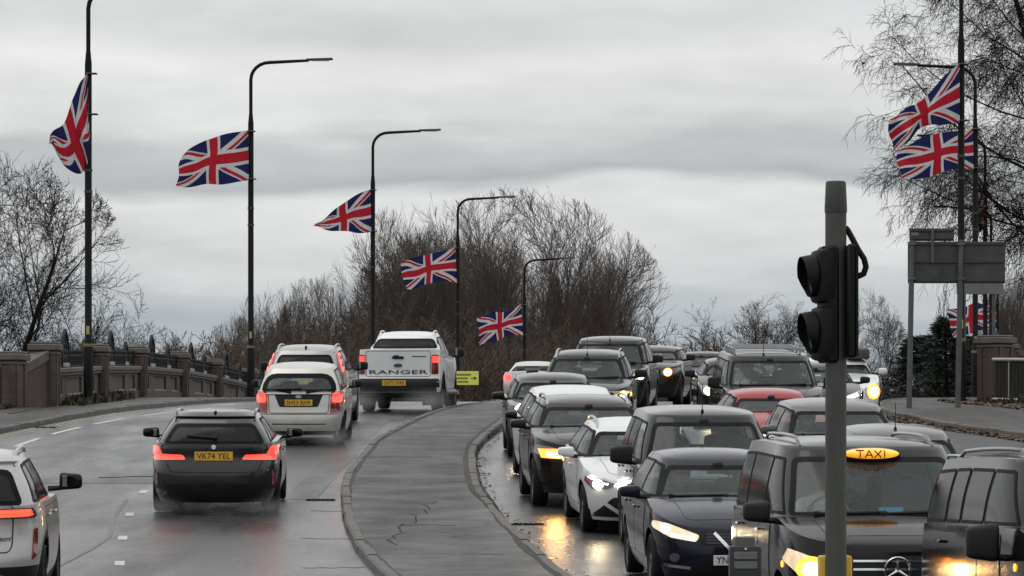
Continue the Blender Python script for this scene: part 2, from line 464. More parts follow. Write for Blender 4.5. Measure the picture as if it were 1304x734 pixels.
    def build(s):
        p = s.p
        bm = bmesh.new(); s.body_loft(bm); fix(bm)
        cb = bmesh.new(); s.cabin_loft(cb); fix(cb)
        me = bpy.data.meshes.new('t'); cb.to_mesh(me); cb.free(); bm2 = bmesh.new(); bm2.from_mesh(me); bpy.data.meshes.remove(me)
        full = bmesh.new()
        for b in (bm, bm2):
            me = bpy.data.meshes.new('t'); b.to_mesh(me); full.from_mesh(me); bpy.data.meshes.remove(me)
        s.bvh = BVHTree.FromBMesh(full); full.free()
        s.cabtree = BVHTree.FromBMesh(bm2)
        s._bm, s._cab = bm, bm2
    DIRS = {'F': (Vector((0, -1, 0)), lambda u, v: Vector((u, 9, v))), 'R': (Vector((0, 1, 0)), lambda u, v: Vector((u, -9, v))),
            'S': (Vector((-1, 0, 0)), lambda u, v: Vector((6, u, v))), 'P': (Vector((1, 0, 0)), lambda u, v: Vector((-6, u, v))),
            'T': (Vector((0, 0, -1)), lambda u, v: Vector((u, v, 6)))}
    def hit(s, dr, u, v, tree=None):
        d, o = s.DIRS[dr]; loc, n, i, _ = (tree or s.bvh).ray_cast(o(u, v), d)
        if loc is None: return None
        if n.dot(d) > 0: n = -n
        return loc, n
    def patch(s, dr, poly, eps=.004, depth=.012, hole=None, cell=.05, tree=None, bulge=0, ins=0):
        """clip a grid by a convex outline drawn in by `ins`; `hole` leaves only a rim of that width"""
        poly = ccw(poly); bm = bmesh.new()
        x0, x1 = min(q[0] for q in poly), max(q[0] for q in poly); y0, y1 = min(q[1] for q in poly), max(q[1] for q in poly)
        nx = max(1, int(math.ceil((x1 - x0) / cell))); ny = max(1, int(math.ceil((y1 - y0) / cell)))
        g = [[bm.verts.new((x0 + (x1-x0) * i / nx, y0 + (y1-y0) * j / ny, 0)) for j in range(ny + 1)] for i in range(nx + 1)]
        for i in range(nx):
            for j in range(ny): bm.faces.new((g[i][j], g[i+1][j], g[i+1][j+1], g[i][j+1]))
        EDG = []
        for i in range(len(poly)):
            a, b = poly[i-1], poly[i]; ex, ey = b[0]-a[0], b[1]-a[1]; l = math.hypot(ex, ey)
            if l > 1e-5: EDG.append((a[0], a[1], -ey / l, ex / l))           # inward normal
        for dd, clear in ((ins, True),) + (((hole, False),) if hole else ()):
            for ax, ay, nx_, ny_ in EDG:
                bmesh.ops.bisect_plane(bm, geom=bm.verts[:] + bm.edges[:] + bm.faces[:], dist=1e-5, plane_co=(ax + nx_ * dd, ay + ny_ * dd, 0), plane_no=(-nx_, -ny_, 0), clear_outer=clear)
        if hole:
            kill = []
            for f in bm.faces:
                c = f.calc_center_median()
                if all((c.x - ax) * nx_ + (c.y - ay) * ny_ > hole for ax, ay, nx_, ny_ in EDG): kill.append(f)
            bmesh.ops.delete(bm, geom=kill, context='FACES')
        loose = [v for v in bm.verts if not v.link_faces]
        if loose: bmesh.ops.delete(bm, geom=loose, context='VERTS')
        cxm, cym = (x0 + x1) / 2, (y0 + y1) / 2; hx, hy = max(1e-3, (x1 - x0) / 2), max(1e-3, (y1 - y0) / 2)
        dvec, of = s.DIRS[dr]; nor = {}; bad = []
        for v in bm.verts:
            u, w = v.co.x, v.co.y; h = s.hit(dr, u, w, tree)
            if h is None: bad.append(v); continue
            b = bulge * max(0, 1 - ((u - cxm) / hx) ** 2) * max(0, 1 - ((w - cym) / hy) ** 2)
            v.co = h[0] + h[1] * eps - dvec * b; nor[v] = h[1]
        if bad: bmesh.ops.delete(bm, geom=bad, context='VERTS')
        for v in bm.verts:
            if v not in nor: nor[v] = -dvec
        for f in bm.faces:
            f.normal_update()
            if f.normal.dot(dvec) > 0: f.normal_flip()
        if depth:
            be = [e for e in bm.edges if e.is_boundary]; key = {tuple(round(c, 5) for c in v.co): nor[v] for v in bm.verts}
            r = bmesh.ops.extrude_edge_only(bm, edges=be)
            for v in r['geom']:
                if isinstance(v, bmesh.types.BMVert):
                    n = key.get(tuple(round(c, 5) for c in v.co), -dvec); v.co -= n * depth
        return bm
    def add(s, name, dr, poly, mat, parent=None, smooth=40, label=None, **kw):
        return obj(name, s.patch(dr, poly, **kw), mat, parent or s.root, smooth, label=label)
    def pair(s, name, dr, poly, mat, only=None, **kw):
        out = []
        for sg in (1, -1):
            if only and sg != only: continue
            out.append(s.add(name, dr, [(q[0] * sg, q[1]) for q in poly], mat, **kw))
        return out
    def sides(s, name, poly, mat, only=None, **kw):
        """poly in (d, z)"""
        return [s.add(name, 'S' if sg > 0 else 'P', [(s.Y(q[0]), q[1]) for q in poly], mat, **kw) for sg in (1, -1) if not only or sg == only]
    def cabline(s, t, which, off):
        f, r, w = s.cab_wd(t); return (f + off) if which == 'A' else (r - off)
    def windows(s):
        p = s.p; wins = []; T0, T1 = p['tl'], p['th']
        def zat(d, t): return s.cab_z(d, t)
        # windscreen and rear glass
        f0, r0, w0 = s.cab_wd(T0); f1, r1, w1 = s.cab_wd(T1); ww = p['wwf']
        zb, zt_ = zat(f0, T0) + .01, zat(f1, T1)
        wins.append(('windscreen', 'F', rpoly([(-w0*ww, zb), (w0*ww, zb), (w1*ww*.985, zt_), (-w1*ww*.985, zt_)], .07), p['wsg'] or GLASS, .045))
        if p['rearwin']:
            f2, r2, w2 = s.cab_wd(p['rl']); f3, r3, w3 = s.cab_wd(p['rh']); q = p['rwf']
            wins.append(('rear_window', 'R', rpoly(p.get('rearpoly') or [(-w2*q, zat(r2, p['rl'])), (w2*q, zat(r2, p['rl'])), (w3*q, zat(r3, p['rh'])), (-w3*q, zat(r3, p['rh']))], p.get('rrad', .08)), p['rg'] or GLASSC, p.get('rfrit', .05)))
        if p['sidewin']:
            lim = ['A'] + list(p['bp']) + ['C']
            for i in range(len(lim) - 1):
                a, b = lim[i], lim[i+1]; pts = []
                for t, order in ((T0 + .03, 1), (T1 - .02, -1)):
                    da = s.cabline(t, 'A', p['aoff'] * (1.15 if t < .5 else 1.0)) if a == 'A' else a + .022
                    db = s.cabline(t, 'C', p['coff']) if b == 'C' else b - .022
                    if i == len(lim) - 2 and p.get('cslant') and t > .5: db -= p['cslant']
                    if db < da + .03: db = da + .03
                    row = [(s.Y(da), zat(da, t)), (s.Y(db), zat(db, t))]
                    pts += row if order > 0 else row[::-1]
                g = p['sg'] or (GLASSS if i == 0 else (p.get('sg2') or GLASSS))
                for dr in ('S', 'P'): wins.append(('side_window', dr, rpoly(pts, .045), g, .028))
        s.wins = wins
        # cut the openings in the cabin shell
        cab = s._cab; kill = []
        W2 = [(w[1], ccw(inset(w[2], .004))) for w in wins]
        for f in cab.faces:
            c = f.calc_center_median(); n = f.normal
            for dr, poly in W2:
                if dr == 'F' and n.y > .12 and c.y > s.Y(s.mid) : key = lambda v: (v.x, v.z)
                elif dr == 'R' and n.y < -.12 and c.y < s.Y(s.mid): key = lambda v: (v.x, v.z)
                elif dr == 'S' and n.x > .35: key = lambda v: (v.y, v.z)
                elif dr == 'P' and n.x < -.35: key = lambda v: (v.y, v.z)
                else: continue
                if all(inside(poly, *key(v.co)) for v in f.verts): kill.append(f); break
        for nm, dr, poly, g, fw in wins:
            try:
                pane = s.add(nm, dr, poly, g, eps=.003, depth=0, cell=.07, tree=s.cabtree, ins=fw * .5)
                obj('window_frame', s.patch(dr, poly, eps=.005, depth=.008, hole=fw, cell=.07, tree=s.cabtree), FRIT, pane, 40)
            except Exception as ex: print('win', nm, ex)
        bmesh.ops.delete(cab, geom=kill, context='FACES')
        me = bpy.data.meshes.new('t'); cab.to_mesh(me); s._bm.from_mesh(me); bpy.data.meshes.remove(me); cab.free()
        obj('body', s._bm, [s.mat, UNDER, PLASTIC, INTER, p.get('roofmat') or s.mat], s.root, 42)
        s.interior()
    def interior(s):
        p = s.p; zc = s.zt(p['cowl'])
        bm = bmesh.new(); bx(bm, (0, s.Y(p['cowl'] + .42), zc - .03), (s.W * .80, .46, .12), bev=.03, seg=2); obj('dashboard', bm, INTER, s.root, 50)
        ds = p.get('seatd', p['r0'] + .42); zs = min(zc + .40, s.H - .40)
        first = None
        rows = [(ds, (-1, 1), .24)] + ([(ds + .9, (-1, 1), .26)] if p.get('bench', True) and ds + 1.1 < p['tail'] else [])
        for d, sgs, w in rows:
            for sg in sgs:
                if first is None:
                    b = bmesh.new(); bx(b, (0, 0, zs - .28), (.48, .13, .62), Matrix.Rotation(R_(12), 3, 'X'), .05, 2)
                    bmesh.ops.translate(b, verts=b.verts[:], vec=(0, 0, 0)); st = obj('seat', b, SEATM, s.root, 50)
                    b = bmesh.new(); bx(b, (0, -.13, zs + .14), (.27, .10, .17), bev=.04, seg=2); tube(b, [(-.06, -.1, zs), (-.06, -.12, zs + .1)], .008, 5); tube(b, [(.06, -.1, zs), (.06, -.12, zs + .1)], .008, 5)
                    hr = obj('headrest', b, SEATM, st, 50); first = st
                else: st = copy_tree(first, s.root)
                st.location = (sg * s.W * .21, s.Y(d), 0)
        f9, _, _ = s.cab_wd(.80); zz = s.cab_z(f9, .80); b = bmesh.new(); bx(b, (0, s.Y(f9 + .16), zz - .01), (.24, .03, .065), bev=.012); bx(b, (0, s.Y(f9 + .10), zz + .05), (.12, .07, .09), bev=.02)
        obj('interior_mirror', b, PLASTIC, s.root, 50)
        b = bmesh.new(); rot = Matrix.Rotation(R_(65), 3, 'X')
        pts = [rot @ Vector((.18 * math.cos(a), .18 * math.sin(a), 0)) + Vector((s.W * .21, s.Y(p['cowl'] + .72), zc + .03)) for a in np.linspace(0, 2 * math.pi, 25)]
        tube(b, pts, .014, 6); c = Vector((s.W * .21, s.Y(p['cowl'] + .72), zc + .03))
        for a in (0, 2.2, 4.1): tube(b, [c, rot @ Vector((.18 * math.cos(a), .18 * math.sin(a), 0)) + c], .016, 6)
        obj('steering_wheel', b, INTER, s.root, 50)
    def driver_seat(s): return Vector((s.W * .21, s.Y(s.p.get('seatd', s.p['r0'] + .42)) + .05, 0))
    WM = {}
    def wheels(s):
        p = s.p; R, w = p['R'], p['tw']; key = (R, w, p.get('rim', 'a'))
        if key not in Car.WM:
            b = bmesh.new(); hw = w / 2
            lathe(b, [(.66*R, -hw*.82), (.72*R, -hw*.96), (.86*R, -hw), (.95*R, -hw*.93), (.99*R, -hw*.74), (R, -hw*.3), (R, hw*.3), (.99*R, hw*.74), (.95*R, hw*.93), (.86*R, hw), (.72*R, hw*.96), (.66*R, hw*.82)], 'x', 36, closed=True)
            fix(b); tm = bpy.data.meshes.new('tyre'); b.to_mesh(tm); b.free(); tm.materials.append(RUBBER)
            for q in tm.polygons: q.use_smooth = True
            b = bmesh.new(); lathe(b, [(.60*R, -hw*.8), (.67*R, -hw*.82), (.67*R, hw*.86), (.63*R, hw*.84), (.60*R, hw*.55)], 'x', 36, closed=True)
            lathe(b, [(.04*R, hw*.2), (.15*R, hw*.2), (.15*R, hw*.72), (.04*R, hw*.76)], 'x', 14)
            lathe(b, [(.02*R, -hw*.3), (.61*R, -hw*.3), (.61*R, -hw*.15), (.02*R, -hw*.15)], 'x', 30, mi=1)
            for i in range(5):
                for dz in (-.07, .07):
                    a = 2 * math.pi * i / 5 + dz; rot = Matrix.Rotation(a, 3, 'X')
                    bx(b, rot @ Vector((hw * .62, 0, .38 * R)), (hw * .3, .055 * R * 1.3, .50 * R), rot, .006)
            fix(b); rm = bpy.data.meshes.new('rim'); b.to_mesh(rm); b.free(); rm.materials.append(DARKALLOY if p.get('rim') == 'dark' else ALLOY); rm.materials.append(UNDER)
            Car.WM[key] = (tm, rm)
        tm, rm = Car.WM[key]
        for d in (p['fa'], p['ra']):
            for sg in (1, -1):
                o = link('wheel', tm, s.root); o.location = (sg * (s.W/2 - w/2 - .02), s.Y(d), R); o.rotation_euler = (0, 0, 0 if sg > 0 else math.pi)
                link('rim', rm, o)
    # --- fittings
    def mirror(s, d=None, z=None, w=.22, h=.15, dp=.12, mat=None, out=.02, indicator=False, glassy=False):
        p = s.p; d = d if d is not None else p['cowl'] + .42; z = z if z is not None else s.zt(d) + .10
        for sg in (1, -1):
            x0 = s.W/2 * .93; xc = s.W/2 + out + w/2
            b = bmesh.new(); vs = bx(b, (sg * xc, s.Y(d), z), (w, dp, h), bev=min(w, dp, h) * .36, seg=3)
            for v in b.verts:      # housing tapers towards its tip
                k = (abs(v.co.x) - (xc - w/2)) / w; v.co.z = z + (v.co.z - z) * (1 - .22 * max(0, k)) ; v.co.y -= .05 * k
            m = obj('wing_mirror', b, mat or PLASTIC, s.root, 50)
            b = bmesh.new(); tube(b, [(sg * x0 * .96, s.Y(d) - .02, z - h * .42), (sg * (xc - w * .3), s.Y(d), z - h * .36)], [.035, .028], 6)
            obj('mirror_arm', b, PLASTIC, m, 50)
            if glassy:
                b = bmesh.new(); bx(b, (sg * xc, s.Y(d) - dp/2 - .012, z), (w * .74, .01, h * .62), bev=.004); obj('mirror_glass', b, MIRG, m)
            if indicator:
                b = bmesh.new(); bx(b, (sg * (xc + .01), s.Y(d) + dp/2 + .002, z - h * .12), (w * .42, .012, .018), bev=.004); obj('indicator', b, INDIC if indicator == sg else LENS, m)
    def plate(s, dr, x, z, txt, mat=None, w=.52, h=.111, size=None):
        ht = s.hit(dr, x, z); loc = ht[0]; sg = 1 if dr == 'F' else -1
        b = bmesh.new(); bx(b, (0, 0, 0), (w, .012, h), bev=.003)
        o = obj('number_plate', b, mat or (WPLATE if dr == 'F' else YPLATE), s.root); o.location = loc + Vector((0, sg * .022, 0)); o.rotation_euler = (0, 0, 0)
        if txt:
            tb = text_bm(txt, h * .98 if not size else size)
            w0 = max(v.co.x for v in tb.verts) - min(v.co.x for v in tb.verts); k = min(1.25, w * .88 / w0)
            bmesh.ops.scale(tb, verts=tb.verts[:], vec=(k, 1, 1))
            bmesh.ops.rotate(tb, verts=tb.verts[:], cent=(0, 0, 0), matrix=Matrix.Rotation(math.pi/2, 3, 'X'))
            if sg > 0: bmesh.ops.rotate(tb, verts=tb.verts[:], cent=(0, 0, 0), matrix=Matrix.Rotation(math.pi, 3, 'Z'))
            bmesh.ops.translate(tb, verts=tb.verts[:], vec=(0, sg * .007, 0))
            obj('plate_text', tb, INK, o)
        return o
    def lettering(s, dr, x, z, txt, size, mat, width=None, depth=.006):
        ht = s.hit(dr, x, z); sg = 1 if dr == 'F' else -1
        tb = text_bm(txt, size, depth)
        w0 = max(v.co.x for v in tb.verts) - min(v.co.x for v in tb.verts)
        if width: bmesh.ops.scale(tb, verts=tb.verts[:], vec=(width / w0, 1, 1))
        bmesh.ops.rotate(tb, verts=tb.verts[:], cent=(0, 0, 0), matrix=Matrix.Rotation(math.pi/2, 3, 'X'))
        if sg > 0: bmesh.ops.rotate(tb, verts=tb.verts[:], cent=(0, 0, 0), matrix=Matrix.Rotation(math.pi, 3, 'Z'))
        for v in tb.verts:     # letters follow the panel
            h2 = s.hit(dr, x + v.co.x, z + v.co.z)
            v.co = Vector((x + v.co.x, (h2[0].y if h2 else ht[0].y) + v.co.y + sg * .008, z + v.co.z))
        return obj('lettering', tb, mat, s.root)
    def wiper(s, front=True, x0=.1, x1=-.62, z=None):
        dr = 'F' if front else 'R'; tree = s.cabtree; b = bmesh.new(); pts = []
        for i in range(7):
            x = x0 + (x1 - x0) * i / 6; zz = z if not isinstance(z, tuple) else z[0] + (z[1] - z[0]) * i / 6; h = s.hit(dr, x, zz, tree)
            if h: pts.append(h[0] + h[1] * .025)
        if len(pts) > 1:
            tube(b, pts, .014, 5); bx(b, pts[0], (.06, .05, .045), bev=.01); obj('wiper', b, PLASTIC, s.root)
    def wipers(s):
        z = s.cab_z(s.cab_wd(s.p['tl'])[0], s.p['tl']) + .03
        s.wiper(True, .58, -.05, (z, z + .015)); s.wiper(True, -.02, -.62, (z, z + .02))
    def aerial(s, d=None, x=0, h=.4, lean=.0, fin=False):
        d = d if d is not None else s.p['r1'] - .25; q = s.hit('T', x, s.Y(d))[0]; b = bmesh.new()
        if fin:
            bx(b, q + Vector((0, 0, .02)), (.04, .16, .06), bev=.015, seg=2)
        else:
            lathe(b, [(.02, -.01), (.02, .02), (.012, .035)], 'z', 8, q); tube(b, [q, q + Vector((0, -lean, h))], [.006, .004], 5)
        obj('aerial', b, PLASTIC, s.root)
    def rails(s, mat=None, xo=.90, d0=None, d1=None):
        d0 = d0 or s.p['r0'] + .12; d1 = d1 or s.p['r1'] - .1
        for sg in (1, -1):
            x = sg * s.W/2 * s.p['wt'] * xo; pts = []
            for i in range(9):
                t = i / 8; q = s.hit('T', x, s.Y(d0 + (d1 - d0) * t))
                if q: pts.append(q[0] + Vector((0, 0, -.01 if i in (0, 8) else .045)))
            b = bmesh.new(); tube(b, pts, .019, 6)
            obj('roof_rail', b, mat or M('rail aluminium', (.45, .46, .47), .35, .8), s.root, 60)
    def doors(s, only=None, zlo=.34, splits=None, front=None, handle=True):
        p = s.p; a = front or p['fa'] + s.Ra + .06; b = p['bp'][0]; ra = p['ra'] - s.Ra - .02
        e = p['ra'] - .12
        zb = lambda d: s.zt(d) - .05
        polys = [[(a, zlo), (b - .008, zlo), (b - .008, zb(b)), (a, zb(a))]]
        if not p.get('two'): polys.append([(b + .008, zlo), (ra, zlo), (e, p['R'] * 2 + .12), (e, zb(e)), (b + .008, zb(b))])
        for sg in (1, -1):
            if only and sg != only: continue
            for P in polys:
                dr = 'S' if sg > 0 else 'P'; q = rpoly([(s.Y(x), y) for x, y in P], .05)
                dd = s.add('door', dr, q, s.mat, eps=.006, depth=.01, cell=.09, ins=.009)
                obj('panel_gap', s.patch(dr, q, eps=.0025, depth=.004, hole=.016, cell=.12), SEAM, dd)
                if handle:
                    hx = max(x for x, y in P) - .17; hz = zb(hx) - .09; h = s.hit(dr, s.Y(hx), hz)
                    if h:
                        bb = bmesh.new(); bx(bb, h[0] + h[1] * .03, (.03, .19, .03), bev=.011, seg=2); obj('door_handle', bb, p.get('handlemat') or s.mat, dd, 60)
    def bonnet(s, x=.62, df=.16):
        p = s.p; d1 = p['cowl'] - .02
        q = rpoly([(-x * .9, s.Y(df + .1)), (x * .9, s.Y(df + .1)), (x, s.Y(d1)), (-x, s.Y(d1))], .12)
        o = s.add('bonnet', 'T', q, s.mat, eps=.003, depth=.01, cell=.1, ins=.005)
        obj('panel_gap', s.patch('T', q, eps=.0015, depth=.003, hole=.009, cell=.12), SEAM, o)
    def tailgate(s, poly):
        q = rpoly(poly, .06); obj('panel_gap', s.patch('R', q, eps=.003, depth=.004, hole=.012, cell=.1), SEAM, s.root)
    def place(s, X, Y, slope, oncoming, ref='front'):
        """X, Y of the bumper nearest the camera; slope = dX/dY of the lane"""
        f = Vector((-slope, -1, 0)) if oncoming else Vector((slope, 1, 0)); f.normalize()
        c = Vector((X, Y, 0)) - f * (s.L / 2) * (1 if oncoming else -1)
        p = s.p; df, dr = s.L/2 - p['fa'], s.L/2 - p['ra']
        a, b = c + f * df, c + f * dr; za, zb = gz(a.y), gz(b.y)
        f3 = (Vector((a.x, a.y, za)) - Vector((b.x, b.y, zb))).normalized()
        up = Vector((0, 0, 1)); r = f3.cross(up).normalized(); u = r.cross(f3)
        z = zb + (za - zb) * (0 - dr) / (df - dr)
        m = Matrix((r, f3, u)).transposed().to_4x4(); m.translation = Vector((c.x, c.y, z + .004))
        s.root.matrix_world = m
        s.mw = m
        return s
def strip(pts, w):
    """thin convex quad along a segment in patch space"""
    (x0, y0), (x1, y1) = pts; l = math.hypot(x1-x0, y1-y0); nx, ny = -(y1-y0)/l*w/2, (x1-x0)/l*w/2
    return [(x0+nx, y0+ny), (x0-nx, y0-ny), (x1-nx, y1-ny), (x1+nx, y1+ny)]
def circ(cx, cz, r, n=16, sx=1): return [(cx + r*sx*math.cos(2*math.pi*i/n), cz + r*math.sin(2*math.pi*i/n)) for i in range(n)]

# ------------------------------------------------------------------ ground, carriageways, island, footways
isl_l = pchip([(14, 1.9), (22, 1.15), (30, .45), (40, -.5), (49.6, -1.43), (55.6, -2.0), (63.7, -2.47), (72, -2.73), (81, -2.66), (88, -2.35), (97, -1.8), (110, -.7), (130, 1.1), (158, 3.9), (185, 6.8), (212, 9.8), (260, 15)])
isl_r = pchip([(14, 4.0), (22, 3.25), (30, 2.55), (40, 1.6), (49.6, .69), (54.8, .3), (62, -.18), (70, -.52), (78.6, -.63), (84.4, -.47), (90, -.2), (97, .1), (110, 1.35), (130, 3.2), (158, 6.0), (185, 8.9), (212, 11.9), (260, 17)])
kerb_l = pchip([(-40, -13), (50, -12.7), (75, -11.2), (87.5, -10.2), (94, -9.6), (104, -8.75), (131, -6.6), (158, -3.9), (185, -1.2), (212, 1.7), (260, 7)])
kerb_r = pchip([(-40, 17), (40, 14.4), (60, 13), (75, 11.6), (85, 10.0), (92, 8.75), (99, 8.35), (107, 8.9), (120, 10.6), (131, 12.1), (158, 15.3), (185, 18.4), (212, 21.6), (260, 27)])
para_l = pchip([(-40, -17), (60, -15), (85, -12.2), (101, -10.72), (112, -10.5), (122, -10.35), (133, -10.0), (143, -9.7), (153, -9.2), (170, -8.0), (212, -4), (260, 1)])
para_r = pchip([(-40, 21), (60, 17), (85, 14), (100, 12.2), (107, 11.75), (120, 13.2), (131, 14.8), (158, 18), (212, 24.2), (260, 30)])
YS = list(np.unique(np.r_[np.linspace(-40, 30, 15), np.linspace(30, 150, 161), np.linspace(150, 260, 45)]))
def sheet(name, fa, fb, za, zb, mat, ys=YS, nx=2, **kw):
    V, Q = [], []
    for y in ys:
        a, b = fa(y), fb(y)
        for i in range(nx):
            t = i / (nx - 1); V.append((a + (b - a) * t, y, gz(y) + za + (zb - za) * t))
    for j in range(len(ys) - 1):
        for i in range(nx - 1): Q.append((j*nx + i, j*nx + i + 1, (j+1)*nx + i + 1, (j+1)*nx + i))
    return quadmesh(name, V, Q, mat, None, True, **kw)
def asphalt(name, base, wet, rlo, rhi, streak=.22, scale=1., bs=.35, con=1.):
    t = NT(name); co = t.coord()
    big = t.noise(.16 * scale, 4, .6, co, (1, .35, 1)); med = t.noise(1.1 * scale, 4, .6, co, (1, streak, 1)); rip = t.noise(.95 * scale, 6, .72, co, (.5, 1, 1)); spot = t.noise(7 * scale, 3, .7, co, (1, .35, 1)); fine = t.noise(38, 3, .7, co)
    track = t.noise(.42, 3, .5, co, (1.5, .03, 1))                          # worn wheel tracks along the lane
    f = t.math('ADD', t.math('MULTIPLY', big, .5), t.math('MULTIPLY', track, .5))
    c = t.ramp(f, [(.36, tuple(x * .68 for x in base)), (.5, base), (.64, tuple(x * 1.4 for x in base))])
    c = t.mix(t.math('MULTIPLY_ADD', rip, 2.4 * con, -1.25 * con, clamp=True), c, tuple(min(1, x * 2.0) for x in base))
    c = t.mix(t.math('MULTIPLY_ADD', spot, 3.0 * con, -1.75 * con, clamp=True), c, tuple(x * .4 for x in base))
    c = t.mix(t.math('MULTIPLY_ADD', fine, 1.7, -.6, clamp=True), c, tuple(x * .55 for x in base))
    # transverse trench patches and cracks
    vor = t.n('ShaderNodeTexVoronoi', feature='DISTANCE_TO_EDGE'); mp = t.n('ShaderNodeMapping'); mp.inputs['Scale'].default_value = (.34, .16, .3)
    ad = t.n('ShaderNodeVectorMath', operation='ADD'); t.l(co, ad.inputs[0])
    ns = t.n('ShaderNodeTexNoise'); ns.inputs['Scale'].default_value = .8; t.l(co, ns.inputs['Vector']); t.l(ns.outputs['Color'], ad.inputs[1])
    t.l(ad.outputs[0], mp.inputs[0]); t.l(mp.outputs[0], vor.inputs['Vector']); vor.inputs['Scale'].default_value = 1
    crack = t.math('LESS_THAN', vor.outputs['Distance'], .006)
    c = t.mix(t.math('MULTIPLY', crack, .75), c, (.012, .012, .012))
    w = t.math('MULTIPLY_ADD', t.math('ADD', t.math('MULTIPLY', med, .55), t.math('MULTIPLY', track, .45)), 3.2, -1.1 - (.5 - wet), clamp=True)
    r = t.math('MULTIPLY_ADD', w, rlo - rhi, rhi)
    t.set(col=c, rough=r, spec=.42)
    t.bump(t.math('MULTIPLY_ADD', fine, 1.0, t.math('MULTIPLY', med, .35)), bs, .012)
    return t.m
ROAD = asphalt('wet asphalt', (.046, .046, .0465), .60, .19, .50)
ISL = asphalt('island asphalt', (.060, .0592, .058), .35, .34, .74, streak=1., scale=.8, bs=.9, con=2.6)
PAV = asphalt('footway asphalt', (.046, .0425, .039), .3, .38, .66, scale=1.5, bs=.5)
LINE = NT('road paint'); 
LINE.set(col=LINE.mix(LINE.math('MULTIPLY_ADD', LINE.noise(9, 5, .7), 2.2, -.75, clamp=True), (.62, .62, .60), (.16, .16, .155)), rough=.4)
YLINE = NT('yellow road paint'); YLINE.set(col=YLINE.mix(YLINE.math('MULTIPLY_ADD', YLINE.noise(7, 5, .7), 2.6, -.8, clamp=True), (.42, .33, .20), (.10, .095, .08)), rough=.45)
def stone(name, a, b, sc=4, bump=.3, rough=.75):
    t = NT(name); n = t.noise(sc, 5, .65); n2 = t.noise(sc * 9, 3, .6)
    t.set(col=t.mix(t.math('MULTIPLY', n2, .4), t.ramp(n, [(.32, a), (.68, b)]), tuple(x * .6 for x in a)), rough=t.math('MULTIPLY_ADD', n, .4, rough - .25)); t.bump(n2, bump, .01); return t.m
KERB = stone('kerb stone', (.075, .07, .064), (.17, .16, .15), 3)
COPE = stone('coping stone', (.085, .073, .064), (.165, .145, .13), 3)
PALE = stone('pale sill stone', (.22, .20, .18), (.34, .31, .28), 3)
SOIL = stone('bare soil', (.045, .036, .028), (.10, .082, .062), .6)
GRASSD = stone('rough winter grass', (.045, .046, .026), (.085, .078, .048), .35)
sheet('road', lambda y: kerb_l(y) - .2, lambda y: kerb_r(y) + .2, 0, 0, ROAD, nx=12, kind='structure')
def gl(f, o): return lambda y: f(y) + o
# the ground falls away outside the bridge
V, Q = [], []; GY = list(np.r_[np.linspace(-60, 260, 65), np.array([300, 360, 450, 600, 900, 1500, 3000, 6000])]); offs = [-3000, -600, -200, -60, -25, -9, -1, 0, 0, 1, 9, 25, 60, 200, 600, 3000]
for y in GY:
    a, b = para_l(min(y, 260)), para_r(min(y, 260))
    for i, o in enumerate(offs):
        x = (a if i < 8 else b) + o; fall = min(1, max(0, (abs(o) - 1) / 24)); V.append((x, y, (gz(y) - .06) * (1 - fall) + min(gz(y) - .06, -2.2) * fall))
n = len(offs)
for j in range(len(GY) - 1):
    for i in range(n - 1): Q.append((j*n + i, j*n + i + 1, (j+1)*n + i + 1, (j+1)*n + i))
quadmesh('ground', V, Q, GRASSD, None, True, kind='structure')
# central island: kerb ring of separate stones in the relief, asphalt top
KW, KH = .14, .115
def kerb_run(name, f, sgn, y0, y1, h=KH, w=KW, st=.92):
    bm = bmesh.new(); y = y0; rnd = random.Random(4)
    while y < y1:
        ya, yb = y, min(y1, y + st); xa, xb = f(ya), f(yb); za, zb = gz(ya), gz(yb); g = .012; dz = rnd.uniform(-.008, .008); dx = rnd.uniform(-.008, .008)
        P = []
        for (xx, yy, zz) in ((xa, ya + g, za), (xb, yb - g, zb)):
            P.append([bm.verts.new((xx + dx, yy, zz - .05)), bm.verts.new((xx + dx + sgn * .012, yy, zz + h - .025 + dz)), bm.verts.new((xx + dx + sgn * .035, yy, zz + h + dz)), bm.verts.new((xx + dx + sgn * w, yy, zz + h + dz)), bm.verts.new((xx + dx + sgn * w, yy, zz - .05))])
        for i in range(4): bm.faces.new((P[0][i], P[0][i+1], P[1][i+1], P[1][i]))
        bm.faces.new(P[0][::-1]); bm.faces.new(P[1]); y = yb
    fix(bm); return obj(name, bm, KERB, None, kind='structure')
kerb_run('kerb', isl_l, 1, 18, 200); kerb_run('kerb', isl_r, -1, 18, 200)
sheet('traffic_island', gl(isl_l, KW - .02), gl(isl_r, -KW + .02), KH - .012, KH - .012, ISL, ys=[y for y in YS if 18 <= y <= 205], nx=4, kind='structure')
kerb_run('kerb', kerb_l, -1, 40, 205); kerb_run('kerb', kerb_r, 1, 40, 205)
sheet('footway', gl(para_l, -.35), gl(kerb_l, -KW + .02), KH + .02, KH - .01, PAV, nx=4, kind='structure')
sheet('footway', gl(kerb_r, KW - .02), gl(para_r, .3), KH - .01, KH + .02, PAV, nx=4, kind='structure')
